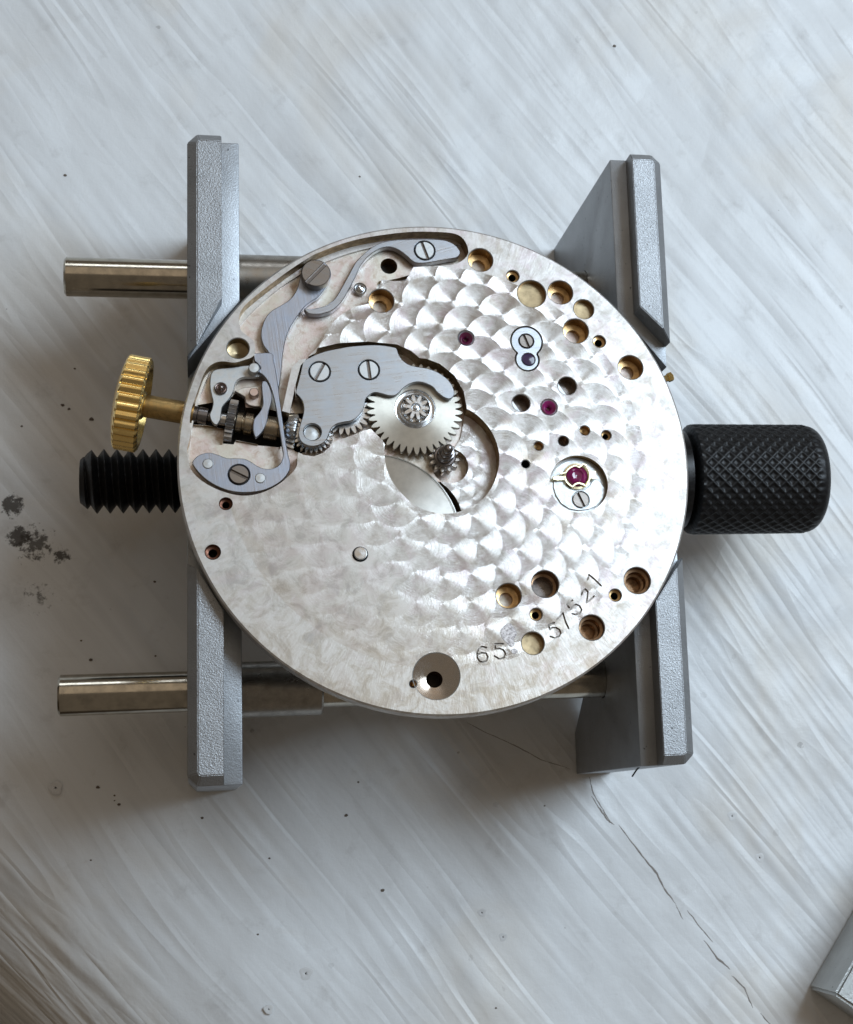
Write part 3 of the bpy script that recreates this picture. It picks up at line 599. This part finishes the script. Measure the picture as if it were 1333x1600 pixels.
def build_plate():
    loops = [outer, circ(0, 0, RP, 160)] + [l[1] for l in levels] + bores
    vs, fs = tri(loops, ex, 1e-5); c = vs[fs].mean(1); N = len(fs)
    lev = np.zeros(N); mat = np.ones(N, int); keep = np.hypot(c[:, 0], c[:, 1]) < R0 - .099; inr = np.hypot(c[:, 0], c[:, 1]) < RP
    mat[inr] = 0; inC = None
    for nme, poly, z, m in levels:
        k = inside(c, poly)
        if nme == 'C': k &= lev > ZC_ + .2; k &= (c[:, 0] > -99)
        if nme == 'lens' or nme == 'wedge': k &= inside(c, circC) & ~inside(c, recG) if nme == 'lens' else inside(c, circC) & ~inside(c, recG)
        if nme == 'pin': k &= inside(c, circC)
        if nme.startswith('d') and nme[1:].isdigit(): k &= lev >= -.13
        if nme == 'T': k &= ~inside(c, rib) & (np.hypot(c[:, 0], c[:, 1]) < R0 - .7)
        if nme == 'G2': continue
        lev[k] = z; mat[k] = m
    for b in bores: keep &= ~inside(c, b)
    uv = np.zeros((N, 3)); uv[:, 2] = 1
    for (x, y, r) in spots:
        k = np.hypot(c[:, 0] - x, c[:, 1] - y) < r; uv[k] = (x, y, r)
    kC = mat == 3; u2 = np.zeros((N, 3)); u2[:, 2] = 1
    for (x, y, r) in sc_:
        k = np.hypot(c[:, 0] - x, c[:, 1] - y) < r; u2[k] = (x, y, r)
    uv[kC] = u2[kC]; mat[kC] = 0
    nosp = (mat == 0) & (uv[:, 0] == 0) & (uv[:, 1] == 0); uv[nosp, :2] = (-30, 0)
    V = []; F = []; M = []; UV = []; idx = {}
    def vid(i, z):
        key = (i, round(z, 4))
        if key not in idx: idx[key] = len(V); V.append((vs[i][0], vs[i][1], z))
        return idx[key]
    edges = {}
    for q in np.nonzero(keep)[0]:
        f = fs[q]; F.append(tuple(vid(i, lev[q]) for i in f)); M.append(int(mat[q])); x, y, r = uv[q]
        for i in f: UV.append(((vs[i][0] - x) / r, (vs[i][1] - y) / r))
        for a, b in ((f[0], f[1]), (f[1], f[2]), (f[2], f[0])): edges.setdefault((min(a, b), max(a, b)), []).append((q, a, b))
    wv = {}
    def wid(i, z):
        key = (i, round(z, 4))
        if key not in wv: wv[key] = len(V); V.append((vs[i][0], vs[i][1], z))
        return wv[key]
    for e, L in edges.items():
        if len(L) == 2 and abs(lev[L[0][0]] - lev[L[1][0]]) > 1e-4:
            (q1, a, b), (q2, _, _) = L
            if lev[q1] < lev[q2]: (q2, a2, b2), (q1, a, b) = (L[0], L[1])
            zt, zb = lev[q1], lev[q2]
            ch = .05 if zt - zb > .25 else 0
            wm = 6
            F.append((wid(b, zt), wid(a, zt), wid(a, zb), wid(b, zb))); M.append(wm); UV += [(0, 0)] * 4
    me = bpy.data.meshes.new('main_plate'); me.from_pydata(V, [], F)
    for m in (m_perl, m_rim, m_floor, m_floor, steel_light, black_void, brass_wall, m_stamp_shade): me.materials.append(m)
    me.polygons.foreach_set('material_index', M); ul = me.uv_layers.new(name='spot'); ul.data.foreach_set('uv', [x for p in UV for x in p])
    me.polygons.foreach_set('use_smooth', [m == 6 for m in M])
    o = bpy.data.objects.new('main_plate', me); COL.objects.link(o); o.parent = mv; return o
plate = build_plate()
# rim, underside and the bridge-side body
mb = MB(); lathe(mb, [(R0 - .1, 0), (R0, -.07), (R0, -.95), (14.35, -.97), (14.3, -2.3), (12.6, -2.35), (12.5, -4.6), (12.2, -4.8)], 0, 0, 220, cap1=True)
mb.build('plate_rim', m_rim, plate, 30)
# bores
def bore(x, y, r, k):
    mb = MB(); ch = [(r + .05, 0), (r, -.05)]
    W, B, D, S = 0, 1, 2, 3
    mats = [brass_bore, brass_dull, black_void, steel_light, m_floor]
    if k == 's': lathe(mb, ch + [(r, -.95), (r * .56, -1.0), (r * .54, -1.3)], x, y, 40, ms=[3, 0, 0, 0]); lathe(mb, [(r * .54, -1.3), (.001, -1.3)], x, y, 40, m=4)
    elif k == 'sd': mats = [brown_bore if False else plain_bronze, brass_dull, black_void, steel_light]; lathe(mb, ch + [(r, -.45), (r * .8, -.5), (r * .8, -1.1), (r * .62, -1.15), (r * .6, -1.7), (.001, -1.7)], x, y, 40, ms=[3, 0, 0, 0, 0, 0, 0])
    elif k == 't' or k == 'tb':
        if k == 'tb': mats = [brown_bore, brown_bore, black_void, brown_bore]
        lathe(mb, ch + [(r, -.28), (r * .62, -.32), (r * .6, -1.2), (.001, -1.2)], x, y, 28, ms=[3, 0, 0, 2, 2])
    elif k == 'f': lathe(mb, ch + [(r, -.48), (.001, -.50)], x, y, 40, ms=[3, 0, 1])
    elif k == 'f2': lathe(mb, ch + [(r, -.75), (r * .7, -.80), (.001, -.95)], x, y, 40, ms=[3, 1, 1, 1])
    elif k == 'b': lathe(mb, ch + [(r, -.5), (.001, -.6)], x, y, 24, ms=[3, 0, 0])
    elif k == 'k': lathe(mb, ch + [(r, -1.5), (.001, -1.5)], x, y, 24, ms=[3, 2, 2])
    elif k == 'd2': mats = [plain_bronze, steel_dark, black_void, steel_light]; lathe(mb, ch + [(r, -.8), (r * .8, -.85), (r * .8, -1.5), (.001, -1.5)], x, y, 40, ms=[3, 0, 0, 0, 1])
    elif k in ('d',):
        mats = [plain_bronze, brown_bore if k == 'd2' else steel_dark, black_void, steel_light]
        lathe(mb, ch + [(r, -.9), (.001, -.9)], x, y, 40, ms=[3, 0, 1])
        a = 2.4
        if r > .4:
            q = [(x + r * .98 * math.cos(t), y + r * .98 * math.sin(t)) for t in [a + j * 2.6 / 8 for j in range(9)]]
            V = [(p[0], p[1], -.65) for p in q] + [(p[0], p[1], -.88) for p in q]; n = len(q)
            mb.add(V, [tuple(range(n)), tuple(reversed(range(n, 2 * n)))] + [(i, n + i, n + (i + 1) % n, (i + 1) % n) for i in range(n)], 3 if k == 'd' else 1)
    return mb.build('screw_hole' if k in ('t', 'tb', 's', 'sd') else 'hole', mats, plate, 40)
plain_bronze = plain_metal('bronzed_bore', (.36, .23, .14), .26, 3, .03, .5)
for x, y, r, k in holes: bore(x, y, r, k)
mb = MB(); x2, y2, r2 = TR(679.7, 1060.6, 13, -.35)
n0 = 56; V = [(hx + (hr + .05) * math.cos(a), hy + (hr + .05) * math.sin(a), 0) for a in [2 * math.pi * k / n0 for k in range(n0)]] + [(hx + hr * math.cos(a), hy + hr * math.sin(a), -.05) for a in [2 * math.pi * k / n0 for k in range(n0)]] + [(x2 + r2 * math.cos(a), y2 + r2 * math.sin(a), -.60) for a in [2 * math.pi * k / n0 for k in range(n0)]] + [(x2 + r2 * math.cos(a), y2 + r2 * math.sin(a), -1.8) for a in [2 * math.pi * k / n0 for k in range(n0)]]
F = []; ms = []
for i in range(3):
    for k in range(n0): F.append((i * n0 + k, (i + 1) * n0 + k, (i + 1) * n0 + (k + 1) % n0, i * n0 + (k + 1) % n0)); ms.append((1, 0, 2)[i])
F.append(tuple(range(3 * n0, 4 * n0))); ms.append(3); mb.add(V, F); mb.m = ms
mb.build('countersunk_hole', [plain_metal('turned_countersink', (.80, .74, .68), .14, 1.5, .01, .85), steel_light, plain_bronze, black_void], plate, 40)
# jewels
for x, y, r, k in jewels:
    mb = MB(); lathe(mb, [(r + .03, 0), (r * .98, -.06), (r * .86, -.12)], x, y, 40, m=1); lathe(mb, [(r * .86, -.12), (r * .8, -.08), (r * .5, -.16), (r * .26, -.3), (r * .2, -.5), (.001, -.5)], x, y, 40, m=0)
    mb.build('jewel', [ruby_dark if k == 'j1' else ruby, steel_light], plate, 40)
# locating pin
mb = MB(); lathe(mb, [(pinr * .82, -.6), (pinr * .82, .18), (pinr * .74, .26), (.001, .27)], pinx, piny, 32); lathe(mb, [(pinr, 0), (pinr * .96, -.25), (pinr * .80, -.25)], pinx, piny, 32, m=1); mb.build('locating_pin', [steel_pol, black_void], plate, 35)

# ---- screws
def screw(u, v, rpx, zt, slot, parent, mat=steel_screw, h=.28, sw=.16, ring=True, name='screw'):
    x, y, r = TR(u, v, rpx, zt); mb = MB(); a = math.radians(slot); d = Vector((math.cos(a), math.sin(a))); s = Vector((-d.y, d.x)); hw = sw * r
    for sg in (1, -1):
        t0 = math.asin(hw / r); pts = []
        for k in range(25):
            t = t0 + (math.pi - 2 * t0) * k / 24; p = Vector((x, y)) + d * (r * math.cos(t)) + s * (sg * r * math.sin(t)); pts.append(tuple(p))
        slab(None, pts, zt, h, None, None, b=.03, mb=mb, mi=0)
    lathe(mb, [(.001, zt - .13), (r - .02, zt - .13), (r - .01, zt - h)], x, y, 40, m=1)
    if ring: lathe(mb, [(r + .12, zt - .19), (r - .03, zt - .19)], x, y, 40, m=2)
    return mb.build(name, [mat, steel_dark, black_void], parent, 30)

# ---- parts over the recesses
ZP = -.12
cov = P_(c4([(155, 240), (200, 213), (250, 190), (320, 168), (400, 152), (480, 138), (550, 132), (620, 128), (680, 129), (740, 136), (790, 147), (803, 160), (815, 195), (840, 232), (880, 262), (940, 280), (1010, 290), (1080, 315), (1140, 355), (1180, 400), (1200, 450), (1195, 485), (1165, 503), (1125, 490), (1080, 455), (1050, 420), (1000, 395), (950, 385), (900, 395), (850, 425), (815, 460), (785, 480), (745, 480), (700, 468), (650, 458), (612, 475), (585, 505), (575, 550), (560, 590), (520, 635), (480, 656), (430, 665), (385, 677), (350, 705), (330, 745), (310, 790), (270, 820), (215, 832), (160, 818), (127, 785), (118, 740), (130, 680), (148, 620), (155, 570), (145, 520), (120, 485), (98, 462), (103, 430), (112, 400), (130, 330), (142, 275)]), ZP)
hx_, hy_, hr_ = TR(*Z1([(215, 732)], 440, 510, .225)[0], 14.0, ZP)
cr_holes = [circ(hx_, hy_, hr_, 32), SH(499.6, 580.4, 15.3, ZP + .02), SH(576.6, 577.6, 15.0, ZP + .02)]
cover = slab('cover_plate', cov, ZP, .35, steel_h, mv, holes=cr_holes, smooth=3)
screw(499.6, 580.4, 15.3, ZP + .02, 62, cover, steel_light, .2, .13); screw(576.6, 577.6, 15.0, ZP + .02, -84, cover, steel_light, .2, .13)
mb = MB(); x, y, r = TR(*Z1([(210, 740)], 440, 510, .225)[0], 12.0, -.5); lathe(mb, [(r, -1.2), (r, -.5), (.001, -.47)], x, y, 32); mb.build('post', steel_light, cover)
def gear_pts(x, y, ro, ri, n, a0=0.0, tw=.5):
    P = []
    for k in range(n):
        for f, r in ((0, ri), (.06, ri + .03), (.13, ri + (ro - ri) * .4), (.26, ri + (ro - ri) * .78), (.42, ro - .01), (.5, ro), (.58, ro - .01), (.74, ri + (ro - ri) * .78), (.87, ri + (ro - ri) * .4), (.94, ri + .03)):
            a = a0 + (k + f) * 2 * math.pi / n; P.append((x + r * math.cos(a), y + r * math.sin(a)))
    return P
gx, gy, gr = TR(*Z1([(928, 572)], 440, 510, .225)[0], 75.5, -.5)
wm = wheel_mat('minute_wheel_steel', gx, gy, (.48, .46, .41))
hubr = 32.0 / 26.6
gear = slab('minute_wheel', gear_pts(gx, gy, gr, gr - .45, 38), -.5, .28, wm, mv, holes=[circ(gx, gy, hubr, 48)], b=.025)
mb = MB(); lathe(mb, [(hubr + .01, -.5), (hubr - .02, -.62), (hubr * .86, -.66), (hubr * .8, -.42), (hubr * .74, -.40), (hubr * .70, -.44), (hubr * .69, -.75), (.15, -.75)], gx, gy, 48)
mb.build('hub', steel_pol, gear)
ux, uy = T(650, 636, -.3); slab('pinion', gear_pts(ux, uy, .82, .42, 10, .2), -.32, .4, steel_pol, gear, holes=[circ(ux, uy, .25, 24)], b=.03)
mb = MB(); lathe(mb, [(.25, -.7), (.25, -.45), (.20, -.42), (.13, -.42), (.13, -.30), (.11, -.24), (.001, -.23)], ux, uy, 32); mb.build('pivot', steel_pol, gear)
g2x, g2y, g2r = TR(539, 640, 43, -.75); slab('intermediate_wheel', gear_pts(g2x, g2y, g2r, g2r - .42, 22, .1), -.75, .3, steel_pol, mv, b=.03)
g3x, g3y, g3r = TR(488.5, 677, 33.5, -.75); slab('setting_wheel', gear_pts(g3x, g3y, g3r, g3r - .32, 24, .05), -.75, .45, steel_pol, mv, b=.03)
# barrel cover seen through the lens-shaped opening
bc = [T(*p, -.85) for p in c8([(185, 505), (560, 670), (795, 1000)])]
def circ3(a, b, c):
    ax, ay = a; bx_, by_ = b; cx_, cy_ = c; d = 2 * (ax * (by_ - cy_) + bx_ * (cy_ - ay) + cx_ * (ay - by_))
    ux_ = ((ax * ax + ay * ay) * (by_ - cy_) + (bx_ ** 2 + by_ ** 2) * (cy_ - ay) + (cx_ ** 2 + cy_ ** 2) * (ay - by_)) / d
    uy_ = ((ax * ax + ay * ay) * (cx_ - bx_) + (bx_ ** 2 + by_ ** 2) * (ax - cx_) + (cx_ ** 2 + cy_ ** 2) * (bx_ - ax)) / d
    return ux_, uy_, math.hypot(ax - ux_, ay - uy_)
b3 = circ3(*bc)
mb = MB(); lathe(mb, [(.001, -.85), (b3[2] - .16, -.85), (b3[2] - .12, -.90), (b3[2] - .09, -.90), (b3[2] - .06, -.84), (b3[2], -.86), (b3[2], -1.6), (.3, -1.7)], b3[0], b3[1], 160)
mb.build('barrel_cover', wheel_mat('barrel_steel', b3[0], b3[1], (.50, .49, .46)), mv, 30)
# cannon pinion
kx, ky = T(693, 718, -1.1)
cann = slab('centre_wheel_pinion', gear_pts(kx, ky, .95, .58, 12, .1), -.75, .6, steel_pol, mv, b=.05)
mb = MB(); lathe(mb, [(.66, -.8), (.66, -.42), (.60, -.36), (.52, -.36), (.50, .15), (.46, .24), (.40, .26), (.39, .62), (.35, .72), (.29, .74), (.285, .98), (.27, 1.1), (.22, 1.2), (.12, 1.26), (.001, 1.27)], kx, ky, 48)
mb.build('cannon_pinion', plain_metal('burnished_arbor', (.26, .245, .25), .14, 2, .01, .7), mv, 25)
# S-shaped click spring
ss = P_([(476, 481), (484, 483), (492.6, 481.6), (500, 480), (510, 477.2), (518, 471.5), (525, 464.5), (535.7, 446.6), (546, 427.7), (556.7, 408.8), (571.4, 394), (588, 382.5), (609, 376), (636.5, 374), (668, 373.5), (693, 375), (708, 380.5), (717, 389), (719, 396), (714, 402), (699.5, 405), (678.5, 408.8), (662, 411), (650, 410.5), (643, 406.5), (636.5, 400.4), (624, 391), (611, 386), (596.6, 387.4), (579.8, 397), (565, 413), (556.7, 429.8), (546, 450.8), (533.6, 471.8), (519, 485), (508, 489), (500, 490.8), (484.8, 490.4), (478, 486)], -.45)
sp = slab('click_spring', ss, -.45, .5, steel_d, mv, smooth=4, holes=[SH(663.8, 391, 14.6, -.42)])
screw(663.8, 391, 14.6, -.42, -72, sp, steel_light, .2, .12)
# yoke
yk = P_(c1([(975, 400), (990, 340), (1040, 300), (1110, 285), (1180, 320), (1215, 380), (1210, 440), (1180, 500), (1120, 580), (1060, 620), (1010, 660), (960, 720), (920, 780), (880, 850), (850, 940), (832, 1040), (822, 1150), (810, 1250), (802, 1300), (795, 1312), (788, 1290), (768, 1200), (742, 1100), (718, 1030), (690, 992), (665, 945), (656, 870), (672, 800), (700, 740), (745, 692), (820, 650), (880, 610), (930, 550), (957, 480)]), -.6)
yo = slab('yoke', yk, -.6, .35, steel_v, mv, smooth=3)
screw(494, 426.5, 22.3, .15, 48, yo, steel_screw, .85, .13, ring=False)
# small lever arm under the detent
lf = P_(c2([(665, 190), (680, 180), (700, 185), (720, 215), (738, 262), (745, 310), (735, 370), (716, 430), (708, 490), (690, 545), (660, 595), (630, 625), (612, 632), (598, 600), (592, 550), (600, 490), (625, 455), (655, 415), (672, 360), (668, 300), (662, 240)]), -.35)
slab('clutch_lever', lf, -.35, .3, steel_v, mv, smooth=3)
# detent spring
ds = P_(c2([(105, 837), (120, 808), (150, 780), (195, 761), (250, 755), (320, 775), (380, 798), (450, 800), (520, 804), (570, 825), (630, 863), (680, 882), (740, 884), (790, 862), (820, 825), (833, 770), (822, 690), (800, 540), (780, 420), (760, 320), (740, 250), (712, 182), (672, 132), (640, 108), (653, 72), (622, 34), (603, 15), (598, -38), (620, -42), (740, -42), (757, 20), (775, 105), (795, 230), (808, 340), (830, 500), (850, 640), (872, 760), (890, 848), (880, 905), (832, 970), (762, 1020), (680, 1055), (600, 1070), (500, 1074), (400, 1060), (300, 1022), (220, 973), (160, 918), (122, 870)]), -.22)
dt = slab('detent_spring', ds, -.22, .32, steel_v, mv, smooth=3, holes=[SH(373.6, 741, 15.2, -.16)])
screw(373.6, 741, 15.2, -.16, -28, dt, steel_screw, .25, .12)
for (u, v) in ((325, 724.5), (406.8, 747)):
    x, y, r = TR(u, v, 8.6, -.2); mb = MB(); lathe(mb, [(r, -.4), (r, -.21), (r * .85, -.17), (.001, -.16)], x, y, 28); mb.build('rivet', steel_light, dt, 30)
# setting lever
sl = P_(c2([(285, 92), (340, 80), (440, 70), (560, 55), (640, 85), (655, 110), (640, 148), (540, 150), (485, 163), (452, 198), (436, 260), (405, 318), (362, 368), (345, 392), (338, 430), (330, 490), (300, 532), (262, 505), (245, 450), (262, 405), (272, 350), (256, 280), (246, 210), (255, 130)]), -.55)
st = slab('setting_lever', sl, -.55, .3, steel_light, mv, smooth=3)
x, y, r = TR(345.5, 605.5, 10.3, -.3); mb = MB(); lathe(mb, [(r, -.56), (r, -.40), (r * .86, -.34), (r * .72, -.36), (r * .66, -.42), (r * .55, -.40), (r * .45, -.25), (r * .22, -.17), (.001, -.15)], x, y, 36); mb.build('pivot_stud', plain_metal('browned_steel', (.34, .28, .26), .2, 3, .03, .6), st, 50)
x, y, r = TR(397, 574.6, 8.8, .05); mb = MB(); lathe(mb, [(r, -.6), (r, .0), (r * .85, .05), (.001, .06)], x, y, 36); mb.build('pin', steel_light, st, 30)
# step block with its brass-coloured pin
bl = P_(c9([(530, 80), (640, 40), (840, 20), (850, 120), (830, 262), (760, 258), (700, 245), (660, 215), (650, 150), (600, 118)]), -.85)
bk = slab('step_block', bl, -.85, .5, m_floor, mv, smooth=0)
x, y, r = TR(*Z1([(755, 92)], 295, 600, .135)[0], 7.4, -.3); mb = MB(); lathe(mb, [(r * 1.05, -.9), (r, -.35), (r * .85, -.30), (.001, -.3)], x, y, 30); mb.build('pin', plain_metal('copper_pin', (.58, .44, .38), .3, 3, .03, .8), bk, 30)
x, y, r = TR(565, 442, 10.2, 0); mb = MB(); lathe(mb, [(r, ZA + .02), (r, ZA + .3), (r * .9, ZA + .33), (r * .72, ZA + .28), (r * .6, ZA + .33), (r * .35, ZA + .36), (.001, ZA + .40)], x, y, 36); mb.build('banking_stud', steel_pol, plate, 35)

# ---- winding stem assembly, lies in the trench and runs out to the crown
ZS = -1.2
A_ = Vector((*T(227, 634, ZS), ZS)); B_ = Vector((*T(461, 676, ZS), ZS)); axd = (B_ - A_).normalized()
def tpx(u):
    best = None
    for k in range(-200, 700):
        t = k * .02; p = O + EX * (A_.x + axd.x * t) + EY * (A_.y + axd.y * t) + NZ * ZS; d = CM.transposed() @ (p - CAM_LOC); uu = PX + FPX * d.x / -d.z
        if best is None or abs(uu - u) < best[0]: best = (abs(uu - u), t)
    return best[1]
def ax_cyl(name, prof, mat, parent, seg=40, rfun=None, ang=30):
    mb = MB(); lathe_axis(mb, prof, A_, axd, seg, rfun=rfun); return mb.build(name, mat, parent, ang)
crown_t0, crown_t1 = tpx(188), tpx(227)
tb0, tb1 = tpx(224), tpx(300)
stem = ax_cyl('winding_stem', [(tb0 - .3, .66), (tb1 + .1, .66)], brass_stem, mv)
ax_cyl('stem_shaft', [(tb1, .30), (tpx(470), .30)], steel_dark, stem)
ax_cyl('stem_bearing', [(tpx(301), .46), (tpx(302), .52), (tpx(308), .52), (tpx(309), .46), (tpx(310), .46), (tpx(311), .52), (tpx(324), .52), (tpx(325), .46)], plain_metal('blued_bearing', (.26, .25, .26), .18, 3, .03, .6), stem)
ax_cyl('stem_collar', [(tpx(344), .42), (tpx(353), .42)], steel_pol, stem)
def gearr(n, d, ph=0): return lambda t, r, a: r - d * (0.5 - .5 * math.cos(n * a + ph)) ** .6 if r > .9 else r
ax_cyl('winding_pinion', [(tpx(354), .6), (tpx(354.3), 1.22), (tpx(355), 1.27), (tpx(367), 1.27), (tpx(367.7), 1.22), (tpx(368), .6)], plain_metal('pinion_steel', (.42, .42, .43), .2, 3, .03, .7), mv, 160, gearr(22, .22))
ax_cyl('sliding_pinion', [(tpx(368.5), .5), (tpx(370), .62), (tpx(378), .62), (tpx(379), .5), (tpx(382), .5), (tpx(383), .66), (tpx(394), .66), (tpx(395), .5), (tpx(413), .5), (tpx(414), .72), (tpx(434), .72), (tpx(435), .5), (tpx(446), .5), (tpx(447), .6)], plain_metal('browned_pinion', (.40, .33, .24), .22, 3, .04, .45), mv, 48)
ax_cyl('crown_pinion_teeth', [(tpx(444), .5), (tpx(447), .95), (tpx(460), 1.1), (tpx(463), 1.0), (tpx(463.5), .4)], steel_pol, mv, 140, gearr(14, .38))
# ---- crown
def cr_r(t, r, a):
    if r < 2.6: return r
    return r - .15 * (0.5 - .5 * math.cos(30 * a)) ** 1.6
prof = [(crown_t0 - .25, .001), (crown_t0 - .22, 1.6), (crown_t0 - .05, 2.35), (crown_t0, 2.5), (crown_t0 + .02, 2.62), (crown_t0 + .12, 2.76), (crown_t1 - .14, 2.76), (crown_t1 - .03, 2.62), (crown_t1, 2.5), (crown_t1 + .0, 2.25), (crown_t1 - .35, 2.1), (crown_t1 - .36, .9), (crown_t1 - .1, .82), (crown_t1, .7), (crown_t1, .5)]
ax_cyl('crown', prof, gold, stem, 300, cr_r, 40)
# brass nub at the right rim
nb = Vector((*T(1045, 590, -.75), -.75)); mb = MB(); dn = Vector((nb.x, nb.y, 0)).normalized(); lathe_axis(mb, [(-.5, .22), (.12, .22), (.14, .3), (.42, .3), (.48, .2)], nb - dn * .2, dn, 6); mb.build('case_screw', gold, mv, 20)

# ---- cap plate and balance end-piece
cap = slab('cap_plate', fig8(-.02), -.02, .28, steel_h, mv, holes=[circ(*TR(825.9, 561.3, 10.3), 32), SH(822.4, 532.7, 10.6, 0, .05)], b=.04)
screw(822.4, 532.7, 10.6, 0.0, 50 + 60, cap, steel_screw, .22, .13)
x, y, r = TR(825.9, 561.3, 10.2, -.1); mb = MB(); lathe(mb, [(r, -.05), (r * .93, -.10), (r * .5, -.06), (.001, -.05)], x, y, 32); mb.build('cap_jewel', plain_metal('dark_violet_jewel', (.05, .03, .08), .08, 3, .0, .5, 0.0), cap, 60)
s6 = lambda p: Z1(p, 860, 700, .0688)
ZB = -.52
mb = MB(); lathe(mb, [(br * .985, ZB - .03), (br * .97, ZB + .05), (br * .93, ZB + .06), (br * .92, ZB), (br * .5, ZB + .0)], bx, by, 64)
mb.build('setting_ring', steel_light, plate, 30)
endp = P_(s6([(80, 740), (330, 745), (370, 850), (470, 935), (560, 970), (700, 968), (810, 930), (900, 850), (960, 745), (1030, 712), (1090, 725), (1230, 900), (1240, 1000), (1180, 1180), (1050, 1310), (880, 1390), (650, 1420), (430, 1380), (250, 1260), (130, 1080), (70, 880)]), ZB + .1)
ep = slab('balance_end_piece', endp, ZB + .1, .09, steel_light, mv, b=.02, holes=[SH(907.8, 780.5, 12.4, ZB + .14, .05)])
screw(907.8, 780.5, 12.4, ZB + .14, -68, ep, steel_screw, .12, .11)
jx, jy, jr = TR(901.7, 743.5, 15.5, -.35)
mb = MB(); lathe(mb, [(jr * 1.35, ZB), (jr * 1.33, ZB + .12), (jr * 1.12, ZB + .14), (jr * 1.06, ZB + .1)], jx, jy, 48, m=1); lathe(mb, [(jr * 1.05, ZB + .12), (jr * .95, ZB + .17), (jr * .6, ZB + .26), (jr * .45, ZB + .2), (jr * .2, ZB + .22), (.001, ZB + .2)], jx, jy, 48, m=0)
mb.build('shock_jewel', [ruby, gold_pale], ep, 50)
lyre = [stroke_poly(s6([(625, 425), (660, 435), (735, 370), (790, 375), (850, 450), (890, 530), (905, 620), (885, 720), (840, 820), (810, 870), (760, 830), (690, 805), (620, 800), (560, 825), (505, 880), (430, 830), (370, 770), (340, 700), (330, 655)]), .13, ZB + .3),
        stroke_poly(s6([(640, 425), (600, 405), (540, 405), (460, 440), (390, 500), (350, 560), (230, 585)]), .11, ZB + .25)]
ly = MB()
slab(None, lyre[0], ZB + .32, .08, None, None, b=.02, mb=ly); slab(None, lyre[1], ZB + .26, .08, None, None, b=.02, mb=ly)
slab(None, P_(s6([(910, 520), (1040, 515), (1045, 700), (1010, 712), (900, 690)]), ZB + .3), ZB + .31, .08, None, None, b=.02, mb=ly)
slab(None, P_(s6([(45, 650), (190, 615), (200, 635), (330, 640), (335, 735), (215, 735), (170, 745), (50, 715)]), ZB + .28), ZB + .29, .08, None, None, b=.02, mb=ly)
ly.build('shock_spring', gold_pale, ep, 30)
# grey residue beside the stamped number
NR = NT('grey_residue'); NR.lk(NR.mix(NR.rng(NR.noise(NR.coord(), 6, 5, .7), .4, .6, 0, 1), (.20, .18, .18), (.50, .47, .46)), NR.b.inputs['Base Color']); NR.set(Roughness=.4, Metallic=.9)
for pts in ([(480, 110), (540, 50), (600, 35), (650, 90), (690, 160), (680, 210), (650, 260), (655, 330), (620, 365), (570, 330), (500, 260), (465, 180)], [(620, 400), (650, 385), (695, 410), (690, 445), (650, 460), (615, 440)]):
    slab('residue', P_(t1(pts)), .02, .018, NR.m, plate, b=.008, smooth=3)
